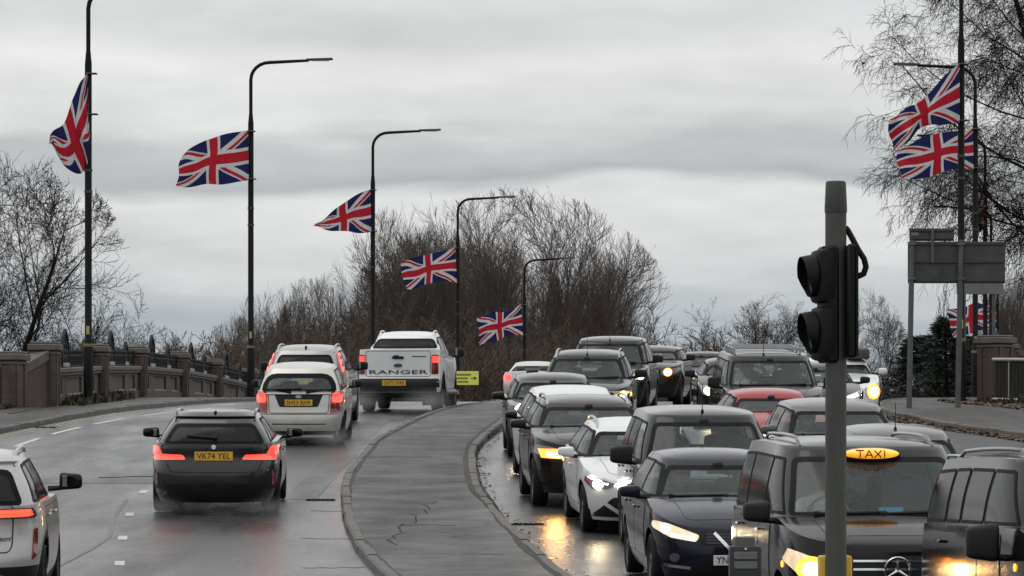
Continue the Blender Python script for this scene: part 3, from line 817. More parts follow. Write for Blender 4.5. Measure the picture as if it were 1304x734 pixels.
# painted markings, each run one sheet lying 4 mm over the asphalt
def dashes(name, fx, spans, w, mat):
    V, Q = [], []
    for (a, b) in spans:
        ys = np.linspace(a, b, max(2, int((b - a) / .8) + 1))
        for i, y in enumerate(ys):
            x = fx(y); k = len(V); V += [(x - w/2, y, gz(y) + .005), (x + w/2, y, gz(y) + .005)]
            if i: Q.append((k - 2, k - 1, k + 1, k))
    return quadmesh(name, V, Q, mat, None, kind='structure')
lane = pchip([(40, -3.6), (53.5, -4.77), (58, -5.13), (62.8, -5.45), (68, -5.70), (78, -5.85), (88, -5.55), (98, -4.9), (110, -3.9), (131, -2.1), (158, .6), (200, 5)])
dashes('lane_marking', lane, [(y, y + .75) for y in (46.9, 49.9, 52.7, 57.3, 62.1, 67.6, 73, 78.5, 84, 90, 96, 102)], .12, LINE.m)
edge = pchip([(60, -9.6), (72, -9.5), (79.9, -9.3), (84, -9.22), (87.3, -9.1), (91, -8.85), (94.7, -8.5), (98, -8.05), (104, -7.3), (120, -5.9), (150, -3.0)])
dashes('lane_marking', edge, [(77.5, 80.8), (82.0, 85.4), (87.1, 90.6), (92.2, 95.4), (97.2, 100.5), (102.4, 105.6)], .13, LINE.m)
dashes('double_yellow_line', gl(kerb_l, .28), [(60, 130)], .07, YLINE.m); dashes('double_yellow_line', gl(kerb_l, .46), [(60, 130)], .07, YLINE.m)
laneR = pchip([(30, 4.6), (40, 3.95), (50, 3.5), (60, 3.1), (70, 2.65), (80, 2.75), (90, 3.0), (100, 3.7), (120, 5.4), (150, 8.4)])
dashes('lane_marking', laneR, [(y, y + 1.0) for y in np.arange(36, 120, 5.0)], .12, LINE.m)
dashes('lane_marking', gl(kerb_r, -.35), [(60, 140)], .08, LINE.m)
# tarred joints and trench scars across the lanes
bm = bmesh.new()
TAR = M('tar seal', (.010, .010, .010), .85, spec=.1)
for (x0, x1, y, sk, w) in ((-6.75, -5.75, 71.8, .3, .16), (-2.75, -2.1, 57.6, -.2, .05), (-2.9, -2.45, 63.3, -.2, .05), (-2.5, -1.75, 52.2, .2, .045), (.25, .7, 64.2, .2, .05)):
    pts = [(x0 + (x1 - x0) * i / 6, y + sk * i / 6 + random.Random(i + int(y)).uniform(-.08, .08)) for i in range(7)]
    for i in range(6):
        a, b = pts[i], pts[i+1]; bm.faces.new([bm.verts.new((p[0], p[1] + o, gz(p[1] + o) + .004)) for p, o in ((a, 0), (b, 0), (b, w), (a, w))])
obj('tar_joint', bm, TAR, None, kind='structure')
bm = bmesh.new(); rnd = random.Random(9)
for (x0, x1, y, w) in ((-1.1, -.65, 68.9, .05), (-1.5, -.75, 58.7, .05), (-.6, -.1, 53.2, .035), (-1.9, -1.4, 76.5, .05)):
    k = 8; pts = [(x0 + (x1 - x0) * i / k, y + rnd.uniform(-.12, .12)) for i in range(k + 1)]
    for i in range(k):
        a, b = pts[i], pts[i+1]; bm.faces.new([bm.verts.new((p[0], p[1] + o, gz(p[1] + o) + KH - .008)) for p, o in ((a, 0), (b, 0), (b, w), (a, w))])
pts = [(-1.5 + .02 * i + rnd.uniform(-.07, .07) - .035 * (i % 5), 55 + i * .42 + rnd.uniform(-.2, .2)) for i in range(22)]
for i in range(21):
    a, b = pts[i], pts[i+1]; bm.faces.new([bm.verts.new((p[0] + o, p[1], gz(p[1]) + KH - .008)) for p, o in ((a, 0), (a, .014), (b, .014), (b, 0))])
obj('tar_joint', bm, TAR, None, kind='structure')
# reinstated trenches, worn ghost lines and dirt built up against the kerbs
PATCHD = asphalt('dark patch asphalt', (.032, .032, .033), .5, .22, .52); PATCHL = asphalt('pale patch asphalt', (.052, .051, .050), .5, .24, .52)
def patch_sheet(name, x0, x1, y0, y1, dz, mat, seed=0, skew=0):
    rn = random.Random(seed); n = 8; V, Q = [], []
    for i in range(n + 1):
        y = y0 + (y1 - y0) * i / n
        V += [(x0 + skew * i / n + rn.uniform(-.02, .02), y, gz(y) + dz), (x1 + skew * i / n + rn.uniform(-.02, .02), y, gz(y) + dz)]
        if i: k = len(V); Q.append((k - 4, k - 3, k - 1, k - 2))
    quadmesh(name, V, Q, mat, None, kind='structure')
patch_sheet('road_patch', -7.6, -5.55, 70.2, 71.5, .0042, PATCHL, 1); patch_sheet('road_patch', -3.45, -2.95, 66, 96, .0042, PATCHD, 3, .35); patch_sheet('road_patch', 6.6, 8.4, 72, 80, .0042, PATCHL, 6)
ZI = KH - .0075
GHOST = NT('ghost of an old line'); g1 = GHOST.noise(3.5, 6, .75); GHOST.set(col=GHOST.mix(GHOST.math('MULTIPLY_ADD', g1, 2.6, -.95, clamp=True), (.075, .075, .075), (.17, .17, .168)), rough=.5)
ghost = pchip([(48, -5.6), (52, -5.45), (57, -5.3), (62, -5.6), (68, -5.9), (73, -6.4), (80, -7.4)])
dashes('worn_line', ghost, [(50.5, 66)], .06, GHOST.m)
def dirt_strip(name, f, lo, hi, y0, y1, seed, dz):
    rn = random.Random(seed); V, Q = [], []; ys = np.arange(y0, y1, .5); w = hi * .5
    for i, y in enumerate(ys):
        w = hi * min(1, max(.08, w / hi + rn.uniform(-.22, .22))); V += [(f(y) + lo, y, gz(y) + dz), (f(y) + lo + w, y, gz(y) + dz)]
        if i: k = len(V); Q.append((k - 4, k - 3, k - 1, k - 2))
    return quadmesh(name, V, Q, DIRT, None, kind='structure')
DIRT = stone('damp silt and moss', (.028, .026, .020), (.062, .056, .044), 2.2, .5, .9)
dirt_strip('silt', isl_l, KW - .01, .09, 46, 110, 1, ZI + .001); dirt_strip('silt', isl_r, -KW + .01, -.10, 46, 110, 2, ZI + .001); dirt_strip('silt', isl_r, 0, .09, 46, 110, 4, .0045)
dirt_strip('silt', kerb_l, 0, .22, 60, 120, 5, .0062); dirt_strip('silt', kerb_r, 0, -.3, 60, 120, 6, .0062); dirt_strip('silt', para_l, .2, .45, 95, 140, 7, KH + .022)
# gully grates beside the kerb
for f, o, y in ((isl_l, -.30, 66.0), (isl_r, .32, 60.5), (kerb_l, .34, 90.5)):
    b = bmesh.new(); z_ = gz(y)
    bx(b, (f(y) + o, y, z_ + .004), (.44, .44, .012)); 
    for k in range(6): bx(b, (f(y) + o - .17 + .068 * k, y, z_ + .013), (.03, .36, .008))
    obj('drain_grate', b, M('cast iron', (.018, .017, .016), .5, .4), None, label='cast iron gully grate in the gutter ' + {66.0: 'left of the central island', 60.5: 'right of the central island', 90.5: 'by the near pavement kerb'}[y], cat='drain grate')
# fallen leaves and grit in the gutters
def litter(name, f, lo, hi, y0, y1, n, seed, zoff, size=(.03, .07)):
    rnd = random.Random(seed); V, Q = [], []
    for i in range(n):
        y = rnd.uniform(y0, y1); x = f(y) + lo + (hi - lo) * rnd.random() ** 1.6; s = rnd.uniform(*size); a = rnd.uniform(0, 6.28); z = gz(y) + zoff + rnd.uniform(.008, .03); k = len(V)
        for dx, dy in ((-1, -.6), (1, -.6), (1, .6), (-1, .6)): V.append((x + s*(dx*math.cos(a) - dy*math.sin(a)), y + s*(dx*math.sin(a) + dy*math.cos(a)), z + rnd.uniform(-.008, .022)))
        Q.append((k, k+1, k+2, k+3))
    return quadmesh(name, V, Q, LEAF, None, kind='stuff')
LEAF = M('dead leaves', (.085, .045, .024), .6, var=.6, vs=3)
tagset(litter('leaf_litter', kerb_r, -.45, 0, 70, 112, 2600, 1, 0), 'brown dead leaves gathered along the gutter of the far kerb', 'leaves')
tagset(litter('leaf_litter', para_r, -1.2, -.1, 88, 112, 1800, 2, KH), 'brown leaf litter lying against the foot of the far parapet', 'leaves')
tagset(litter('leaf_litter', isl_r, -.02, .2, 50, 92, 260, 3, 0, (.015, .04)), 'scraps of leaf and grit along the island kerb', 'leaves')

# ------------------------------------------------------------------ bridge parapets
def brick(name, a, b, mort, bw=.225, bh=.075):
    t = NT(name); sp = t.n('ShaderNodeSeparateXYZ'); t.l(t.coord(), sp.inputs[0]); cb = t.n('ShaderNodeCombineXYZ')
    t.l(t.math('ADD', sp.outputs[0], sp.outputs[1]), cb.inputs[0]); t.l(sp.outputs[2], cb.inputs[1])
    br = t.n('ShaderNodeTexBrick'); t.l(cb.outputs[0], br.inputs['Vector']); br.inputs['Scale'].default_value = 1
    for k, v in (('Brick Width', bw), ('Row Height', bh), ('Mortar Size', .009)): br.inputs[k].default_value = v
    br.inputs['Color1'].default_value = (*a, 1); br.inputs['Color2'].default_value = (*b, 1); br.inputs['Mortar'].default_value = (*mort, 1)
    n = t.noise(1.3, 5, .7); c = t.mix(t.math('MULTIPLY_ADD', n, 1.6, -.5, clamp=True), br.outputs[0], (.05, .042, .036))
    t.set(col=c, rough=.7); t.bump(br.outputs['Fac'], -.35, .008); return t.m
BRICK = brick('weathered brick', (.105, .070, .056), (.080, .052, .042), (.10, .086, .075))
BRICKR = brick('red brick', (.085, .045, .034), (.062, .034, .027), (.075, .066, .058))
IRON = M('black ironwork', (.009, .009, .010), .6, spec=.25)
IRONPALE = M('pale grey iron', (.30, .30, .30), .5)  # one pale tone for the block at each arch foot
def seg_obj(p, q, name, bm, mat, parent, smooth=None, **kw):
    """mesh built along local x from 0 to the segment's length, following the slope by shear"""
    l = math.hypot(q[0]-p[0], q[1]-p[1]); zs = (q[2] - p[2]) / l
    for v in bm.verts: v.co.z += zs * v.co.x
    o = obj(name, bm, mat, parent, smooth, **kw); o.location = Vector(p) - (parent.location if parent else Vector()); o.rotation_euler = (0, 0, math.atan2(q[1]-p[1], q[0]-p[0])); return o
def pier(name, x, y, parent, mat, h=1.45, w=.62, cap=True, ang=0):
    z = gz(y) + KH + .01; b = bmesh.new(); bx(b, (0, 0, h/2 - .1), (w, w, h + .2))
    for sx in (-1, 1):       # raised corner strips leave a recessed face
        for sy in (-1, 1): bx(b, (sx * (w/2 - .07), sy * (w/2 + .004), h * .5), (.13, .05, h * .92)); bx(b, (sx * (w/2 + .004), sy * (w/2 - .07), h * .5 + .002), (.05, .13, h * .92))
    o = obj(name, b, mat, parent); o.location = Vector((x, y, z)) - (parent.location if parent else Vector()); o.rotation_euler = (0, 0, ang)
    b = bmesh.new(); bx(b, (0, 0, h + .075), (w + .16, w + .16, .15), bev=.02); bx(b, (0, 0, h + .178), (w + .05, w + .05, .056), bev=.02); bx(b, (0, 0, h - .06), (w + .08, w + .08, .05), bev=.01)
    obj('coping_stone', b, COPE, o); return o
def ironwork(l, parent, p, q, z0):
    b = bmesh.new(); n = int(l / .13)
    for i in range(n + 1): bx(b, (.05 + (l - .1) * i / n, 0, z0 + .20), (.032, .032, .42))
    for z in (.03, .28, .40): bx(b, (l/2, 0, z0 + z), (l - .06, .045, .04))
    r = seg_obj(p, q, 'iron_railing', b, IRON, parent)
    for xc, h, w in ((l * .36, .86, 1.35), (l * .76, .60, .95)):
        b = bmesh.new(); k = 9
        L_ = [(xc - w/2 * (1 - (i / k) ** 3.2), 0, z0 + .03 + h * (i / k)) for i in range(k + 1)]; R2 = [(2 * xc - x, y, z) for x, y, z in L_]
        tube(b, L_, .045, 6); tube(b, R2, .045, 6)
        for dx in (-.32, -.2, -.07, .07, .2, .32): bx(b, (xc + dx * w, 0, z0 + .03 + h * (.40 - .5 * dx * dx * 1.6)), (.035, .035, h * (.80 - 1.6 * dx * dx)))
        for zz in (.22, .42, .60): tube(b, [(xc - w * .33, 0, z0 + h * zz), (xc, 0, z0 + h * (zz + .09)), (xc + w * .33, 0, z0 + h * zz)], .022, 5)
        seg_obj(p, q, 'iron_arch', b, IRON, parent)
        b = bmesh.new(); bx(b, (xc, -.03, z0 + .06), (w * .8, .05, .10), bev=.01)
        seg_obj(p, q, 'iron_foot', b, IRONPALE, parent)
def wall_bay(p, q, parent, mat, rec=None, hw=.74):
    """panel between two piers: plinth, field with three sunk panels, coping"""
    l = math.hypot(q[0]-p[0], q[1]-p[1]); b = bmesh.new()
    bx(b, (l/2, .05, hw/2 - .1), (l, .22, hw + .2))                      # back leaf
    W = [(.05, .20), (.30, .62), (.72, .90)]; xs = [0] + [v * l for w in W for v in w] + [l]
    for i in range(0, len(xs), 2): bx(b, ((xs[i] + xs[i+1]) / 2, -.085, .41), (xs[i+1] - xs[i], .06, .44))   # stiles
    bx(b, (l/2, -.0852, .665), (l, .06, .10)); bx(b, (l/2, -.10, .09), (l, .10, .20))
    w = seg_obj(p, q, 'wall_panel', b, mat, parent)
    b = bmesh.new()
    for a, c in W: bx(b, ((a + c) / 2 * l, -.10, .215), ((c - a) * l * .92, .09, .045), bev=.008)
    seg_obj(p, q, 'panel_sill', b, PALE, parent)
    b = bmesh.new(); bx(b, (l/2, 0, hw + .06), (l, .44, .12), bev=.02); bx(b, (l/2, -.01, hw - .03), (l, .36, .055), bev=.008)
    seg_obj(p, q, 'coping_stone', b, COPE, parent)
    ironwork(l, parent, p, q, hw + .12)
def G(x, y, dz=KH + .01): return (x, y, gz(y) + dz)
par = empty('bridge_parapet', G(-10.7, 101), label='brick parapet with sunk panels, stone capped piers and pointed iron arches along the near pavement', cat='parapet')
YP = [101, 111, 121, 132, 142.5, 153, 164, 176, 188]
PP = [(para_l(y), y) for y in YP]
for i, (x, y) in enumerate(PP):
    a = math.atan2(PP[min(i+1, len(PP)-1)][1] - PP[max(0, i-1)][1], PP[min(i+1, len(PP)-1)][0] - PP[max(0, i-1)][0])
    pier('pier', x, y, par, BRICK, 1.20 if i else 1.27, .58, ang=a)
    if i + 1 < len(PP):
        x2, y2 = PP[i+1]; d = Vector((x2 - x, y2 - y)).normalized() * .29; wall_bay(G(x + d.x, y + d.y), G(x2 - d.x, y2 - d.y), par, BRICK)
# end of the parapet: swept down wing with sloping cap, lower pier
def wing(px, py, sgn, parent, mat):
    b = bmesh.new(); l = 1.0; pts = [(0, 1.38), (l, .92)]
    for y0, y1 in ((-.15, .15),):
        v = [bm_v for bm_v in (b.verts.new((0, y0, -.2)), b.verts.new((l, y0, -.2)), b.verts.new((l, y0, .76)), b.verts.new((0, y0, 1.08)), b.verts.new((0, y1, -.2)), b.verts.new((l, y1, -.2)), b.verts.new((l, y1, .76)), b.verts.new((0, y1, 1.08)))]
        for f in ((0, 1, 2, 3), (7, 6, 5, 4), (0, 4, 5, 1), (1, 5, 6, 2), (2, 6, 7, 3), (3, 7, 4, 0)): b.faces.new([v[i] for i in f])
    bx(b, (.24, -.165, .38), (.10, .06, .52)); bx(b, (.78, -.165, .38), (.10, .06, .52)); bx(b, (.5, -.166, .66), (.66, .06, .08))
    fix(b); o = obj('wing_wall', b, mat, parent)
    c = bmesh.new(); v = [c.verts.new(p) for p in ((-.02, -.2, 1.06), (l, -.2, .74), (l, -.2, .94), (-.02, -.2, 1.27), (-.02, .2, 1.06), (l, .2, .74), (l, .2, .94), (-.02, .2, 1.27))]
    for f in ((0, 1, 2, 3), (7, 6, 5, 4), (0, 4, 5, 1), (1, 5, 6, 2), (2, 6, 7, 3), (3, 7, 4, 0)): c.faces.new([v[i] for i in f])
    fix(c); k = obj('coping_stone', c, COPE, o); return o
w = wing(0, 0, 1, par, BRICK); w.location = Vector(G(-10.78, 100.7)) - par.location; w.rotation_euler = (0, 0, math.atan2(-2.2, -1.0))
pier('pier', -11.35, 99.6, par, BRICK, 1.06, .52, ang=R_(70))
# sheet metal fence past the end pier, both sides of the road
FENCE = M('brown corrugated sheet', (.105, .082, .068), .6, .1, var=.25, vs=2); RAILG = M('galvanised rail', (.36, .36, .35), .45, .6)
DFENCE = M('grey weathered sheet', (.040, .037, .033), .6, .2, var=.3, vs=2)
def sheet_fence(label, pts, mat, h0=.12, h1=.92):
    r = empty('metal_fence', G(*pts[0]), label=label, cat='fence')
    for a, q in zip(pts[:-1], pts[1:]):
        l = math.hypot(q[0]-a[0], q[1]-a[1]); n = max(2, int(l / .09)); b = bmesh.new(); prev = None
        for i in range(n * 2 + 1):
            x = l * i / (2 * n); y = .012 if i % 4 < 2 else -.012
            cur = [b.verts.new((x, y, h0)), b.verts.new((x, y, h1))]
            if prev: b.faces.new((prev[0], cur[0], cur[1], prev[1]))
            prev = cur
        bmesh.ops.solidify(b, geom=b.faces[:], thickness=.004); seg_obj(G(*a), G(*q), 'sheet_panel', b, mat, r)
        b = bmesh.new(); tube(b, [(0, -.02, h1 + .02), (l, -.02, h1 + .02)], .045, 8); seg_obj(G(*a), G(*q), 'top_rail', b, RAILG, r, 60)
        b = bmesh.new(); tube(b, [(0, -.03, h0 - .01), (l, -.03, h0 - .01)], .035, 8); seg_obj(G(*a), G(*q), 'bottom_rail', b, RAILG, r, 60)
        b = bmesh.new(); bx(b, (l * .5, .05, .5), (.06, .06, 1.1)); bx(b, (l * .5, -.025, .56), (.045, .02, .86)); seg_obj(G(*a), G(*q), 'fence_post', b, RAILG, r)
    return r
sheet_fence('brown ribbed metal fence with a pale top rail beyond the end pier', [(-11.55, 99.2), (-12.5, 96.6), (-13.6, 93.6)], FENCE)
sheet_fence('curved dark grey metal fence with pale rails at the right edge of the photo', [(11.62, 106.0), (12.2, 104.4), (12.95, 102.6), (13.9, 100.8), (15.2, 99.2)], DFENCE, .10, 1.02)
par2 = empty('bridge_parapet', G(11.95, 107.5), label='far side parapet starting at a squat red brick pier with heavy stone cap', cat='parapet')
pier('pier', 11.85, 107.8, par2, BRICKR, 1.42, .62, ang=R_(50))
YQ = [107.5, 118, 129, 140, 151, 163, 176, 188]; PQ = [(para_r(y) + (.2 if y < 108 else 0), y) for y in YQ]
for i, ((x, y), (x2, y2)) in enumerate(zip(PQ[:-1], PQ[1:])):
    d = Vector((x2 - x, y2 - y)).normalized() * .31; wall_bay(G(x2 - d.x, y2 - d.y), G(x + d.x, y + d.y), par2, BRICKR); pier('pier', x2, y2, par2, BRICKR, 1.42, .6, ang=math.atan2(y2 - y, x2 - x))
# weeds rooted at the wall foot
WEED = [M('weed green', (.040, .043, .022), .8, var=.4, vs=8), M('weed straw', (.095, .078, .05), .8, var=.3, vs=8)]
def weed(seed, h):
    rnd = random.Random(seed); V, Q = [], []
    for i in range(90):
        a = rnd.uniform(0, 6.28); r = rnd.uniform(0, .28) ; x, y = r * math.cos(a) * 1.6, r * math.sin(a) * .6; l = h * rnd.uniform(.4, 1); w = rnd.uniform(.012, .03); t = rnd.uniform(0, .5) * l; k = len(V); b = rnd.uniform(0, 6.28)
        V += [(x - w, y, 0), (x + w, y, 0), (x + t*math.cos(b) + w*1.4, y + t*math.sin(b), l * .6), (x + t*math.cos(b) - w, y + t*math.sin(b), l * .6), (x + 1.8*t*math.cos(b), y + 1.8*t*math.sin(b), l)]
        Q.append((k, k+1, k+2, k+3)); Q.append((k+3, k+2, k+4, k+4))
    me = bpy.data.meshes.new('weed'); me.from_pydata(V, [], [tuple(dict.fromkeys(q)) for q in Q]); me.materials.append(WEED[0]); me.materials.append(WEED[1])
    for i, p in enumerate(me.polygons): p.material_index = 1 if (i // 2) % 4 == 0 else 0
    return me
WM_ = [weed(i, .16 + .06 * i) for i in range(3)]
rnd = random.Random(3)
for k in range(13):
    y = 102 + k * 1.35 + rnd.uniform(-.4, .4) if k < 9 else 94.5 + (k - 9) * 1.3
    x = para_l(y) + .42 if k < 9 else np.interp(y, [93.6, 96.6, 99.2], [-13.3, -12.25, -11.3])
    link('weed_clump', WM_[k % 3], None, label='low weeds sprouting along the foot of the near parapet and fence', cat='weeds', group='weeds along the near wall').location = G(x, y, KH)
    bpy.data.objects[-1] if False else None
for k in range(7):
    y = 100.5 + k * .95; x = np.interp(y, [99.2, 100.8, 102.6, 104.6, 106.6], [14.9, 13.7, 12.85, 12.2, 11.7])
    link('weed_clump', WM_[(k + 1) % 3], None, label='straggling weeds in front of the dark grey fence by the red brick pier', cat='weeds', group='weeds along the far fence').location = G(x, y, KH)

# ------------------------------------------------------------------ trees
def grow(seed, P):
    """recursive bare branching; returns per level lists of (points, radii)"""
    rnd = random.Random(seed); levels = [[] for _ in P['n']]
    levels = [[] for _ in range(len(P['n']) + 1)]
    def branch(p, d, l, r, lev):
        env = P.get('env')
        if env and lev:
            for _ in range(4):
                q = p + d.normalized() * l * .9
                if (q.x**2 + q.y**2) / env[0]**2 + ((q.z - env[1]) / env[2])**2 > 1: l *= .62
                else: break
        K = P['k'][lev]; pts = [p.copy()]; rad = [r]; dirs = []
        dd = d.normalized(); up = P['up'][lev]
        for i in range(K):
            dd = (dd + Vector((rnd.gauss(0, 1), rnd.gauss(0, 1), rnd.gauss(0, 1))) * P['wig'][lev] + Vector((0, 0, up))).normalized()
            p = p + dd * (l / K); pts.append(p.copy()); dirs.append(dd.copy()); rad.append(r * (1 - (1 - P['tip'][lev]) * (i + 1) / K))
        levels[lev].append((pts, rad))
        if lev >= len(P['n']): return
        n = P['n'][lev]; n = max(1, int(round(n * rnd.uniform(.8, 1.2)))); s0 = P['s0'][lev]; ph = rnd.uniform(0, 6.28)
        for j in range(n):
            t = s0 + (1 - s0) * ((j + rnd.random() * .8) / n); t = min(t, .999); i = int(t * K); q = pts[i].lerp(pts[i+1], t * K - i); dr = dirs[i]
            ref = Vector((0, 0, 1)) if abs(dr.z) < .9 else Vector((1, 0, 0)); a = dr.cross(ref).normalized(); b = dr.cross(a)
            ph += 2.4 + rnd.uniform(-.5, .5); an = R_(rnd.uniform(*P['ang'][lev]))
            nd = dr * math.cos(an) + (a * math.cos(ph) + b * math.sin(ph)) * math.sin(an)
            branch(q, nd, l * P['len'][lev] * rnd.uniform(.65, 1.15) * (1 - .45 * (t - s0) / (1 - s0 + 1e-6) * P.get('taper', 1)), max(P['rmin'], (rad[i]) * P['rad'][lev] * rnd.uniform(.7, 1.0)), lev + 1)
    for _ in range(P.get('stems', 1)):
        a = rnd.uniform(0, 6.28); sp = P.get('spread', 0)
        branch(Vector((sp * .6 * math.cos(a) * rnd.random(), sp * .6 * math.sin(a) * rnd.random(), 0)), Vector((sp * .32 * math.cos(a) * rnd.uniform(.3, 1), sp * .32 * math.sin(a) * rnd.uniform(.3, 1), 1)), P['h'] * rnd.uniform(.85, 1.1) if P.get('stems', 1) > 1 else P['h'], P['r'], 0)
    return levels
def tubes_np(br, n):
    """all polylines of one level -> (V, Q)"""
    if not br: return np.zeros((0, 3)), np.zeros((0, 4), int)
    P = np.array([[list(p) for p in b[0]] for b in br]); Rd = np.array([b[1] for b in br]); B, K, _ = P.shape
    T = np.empty_like(P); T[:, 1:-1] = P[:, 2:] - P[:, :-2]; T[:, 0] = P[:, 1] - P[:, 0]; T[:, -1] = P[:, -1] - P[:, -2]
    T /= np.linalg.norm(T, axis=2, keepdims=True) + 1e-9
    ref = np.where(np.abs(T[:, :1, 2:3]) < .85, np.array([0, 0, 1.]), np.array([1., 0, 0])); ref = np.broadcast_to(ref, T.shape)
    A = np.cross(T, ref); A /= np.linalg.norm(A, axis=2, keepdims=True) + 1e-9; C = np.cross(T, A)
    an = np.arange(n) * 2 * np.pi / n
    V = P[:, :, None, :] + (A[:, :, None, :] * np.cos(an)[None, None, :, None] + C[:, :, None, :] * np.sin(an)[None, None, :, None]) * Rd[:, :, None, None]
    idx = np.arange(B * K * n).reshape(B, K, n); a = idx[:, :-1]; b = idx[:, 1:]
    Q = np.stack([a, np.roll(a, -1, 2), np.roll(b, -1, 2), b], -1).reshape(-1, 4)
    return V.reshape(-1, 3), Q
def tree_meshes(seed, P, tm, cm, ntrunk=2):
    L = grow(seed, P); out = []
    for lv, mat, nm in ((L[:ntrunk], tm, 'trunk'), (L[ntrunk:], cm, 'crown')):
        Vs, Qs, o = [], [], 0
        for i, br in enumerate(lv):
            V, Q = tubes_np(br, (8, 6)[i] if nm == 'trunk' and i < 2 else 3); Vs.append(V); Qs.append(Q + o); o += len(V)
        me = quadmesh('', np.vstack(Vs), np.vstack(Qs), mat, smooth=True); me.name = nm; out.append(me)
    return out
def plant_tree(name, ms, loc, rz, sc_, **kw):
    r = empty(name, loc, rz, **kw); r.scale = sc_ if isinstance(sc_, tuple) else (sc_,) * 3
    link('trunk', ms[0], r); link('crown', ms[1], r); return r
BARK = M('dark wet bark', (.020, .017, .014), .9, spec=.1, var=.35, vs=3); TWIG = M('dark twigs', (.024, .019, .016), .9, spec=.1)
BARKB = M('brown bark', (.060, .045, .036), .85, spec=.2, var=.35, vs=2); TWIGB = M('reddish brown twigs', (.105, .081, .067), .85, spec=.2, var=.35, vs=.4)
BIRCH = M('pale birch bark', (.17, .155, .14), .8, var=.55, vs=2.5); TWIGG = M('grey brown twigs', (.10, .081, .068), .85, spec=.2, var=.3, vs=.4)
OAK = dict(stems=2, spread=.5, env=(4.6, 5.6, 5.4), n=[15, 10, 8, 5], k=[8, 7, 5, 4, 3], h=9.0, r=.21, len=[.58, .54, .54, .55], rad=[.5, .46, .5, .6], s0=[.14, .14, .12, .1], ang=[(26, 62), (22, 52), (22, 52), (22, 52)], up=[.02, .07, .05, .03, .02], wig=[.08, .10, .11, .11, .10], tip=[.05, .15, .3, .4, .5], rmin=.0072, taper=.5)
FAN = dict(stems=6, spread=2.2, env=(6.4, 5.6, 6.6), n=[13, 9, 6, 4], k=[7, 6, 5, 4, 3], h=9.5, r=.16, len=[.64, .52, .58, .66], rad=[.46, .46, .52, .6], s0=[.10, .10, .1, .1], ang=[(18, 46), (16, 40), (16, 38), (16, 38)], up=[.02, .07, .07, .06, .05], wig=[.05, .07, .08, .08, .07], tip=[.05, .12, .3, .4, .5], rmin=.0075, taper=.35)
DROOP = dict(stems=2, spread=1.0, n=[24, 15, 10, 7], k=[8, 7, 6, 5, 4], h=15, r=.21, len=[.40, .46, .55, .62], rad=[.32, .42, .5, .6], s0=[.40, .1, .08, .06], ang=[(35, 78), (25, 60), (25, 60), (25, 60)], up=[.03, .03, -.06, -.15, -.2], wig=[.05, .12, .14, .14, .12], tip=[.2, .3, .35, .45, .5], rmin=.0052, taper=.8)
SHRUB = dict(stems=13, spread=2.6, n=[10, 7, 6], k=[5, 4, 3, 3], h=6.0, r=.045, len=[.42, .5, .55], rad=[.5, .55, .7], s0=[.08, .1, .1], ang=[(18, 48), (18, 50), (20, 50)], up=[.03, .05, .05, .03], wig=[.08, .12, .13, .13], tip=[.3, .35, .4, .5], rmin=.010)
POP = dict(n=[26, 6, 4], k=[10, 5, 4, 3], h=15, r=.18, len=[.24, .42, .5], rad=[.36, .5, .6], s0=[.12, .15, .1], ang=[(12, 24), (10, 26), (12, 30)], up=[.02, .16, .12, .1], wig=[.02, .05, .07, .08], tip=[.15, .3, .4, .5], rmin=.014)
oaks = [tree_meshes(11, OAK, BARK, TWIG), tree_meshes(23, {**OAK, 'h': 7, 'n': [8, 7, 6, 5]}, BARK, TWIG)]
fans = [tree_meshes(5, FAN, BARKB, TWIGB), tree_meshes(8, FAN, BIRCH, TWIGG), tree_meshes(14, {**FAN, 'stems': 8}, BARKB, TWIGB)]
shrubs = [tree_meshes(31 + i, SHRUB, BARKB, TWIGB, 1) for i in range(3)]
droops = [tree_meshes(41, DROOP, BARK, TWIG)]
pops = [tree_meshes(51, POP, BARKB, TWIGG)]
def TP(px, Y): return (px - 652) / 5600 * Y
def zb_(Y): return min(gz(Y) - .06, -2.2)
def tree_at(name, ms, px, Y, top, h0, rz, wx=1, **kw):
    """stand a tree on the low ground at (px column, distance) with its top at picture row `top`"""
    z0 = zb_(Y); H = EYE - (top - 600) / 5600 * Y - z0; s = H / h0
    return plant_tree(name, ms, (TP(px, Y), Y, z0), rz, (s * wx, s * wx, s), **kw)
def height(ms): return float(np.percentile([v.co.z for v in ms[1].vertices], 99.6))
HO = [height(m) for m in oaks]; HF = [height(m) for m in fans]; HS = [height(m) for m in shrubs]; HD = [height(m) for m in droops]; HP = [height(m) for m in pops]
tree_at('bare_tree', oaks[0], -8, 205, 205, HO[0], .4, .9, label='tall bare tree with a dark forked trunk behind the left end of the near parapet', cat='tree')
tree_at('bare_tree', oaks[1], 78, 215, 334, HO[1], 2.0, 1.0, label='lower spreading bare tree behind the near parapet beside the first lamp column', cat='tree')
tree_at('bare_tree', oaks[1], -70, 225, 300, HO[1], 4.0, .9, label='bare tree partly cut by the left edge behind the brown ribbed fence', cat='tree')
tree_at('bare_tree', oaks[0], 160, 300, 415, HO[0], 1.0, 1.0, label='small distant bare tree low behind the iron arches of the near parapet', cat='tree')
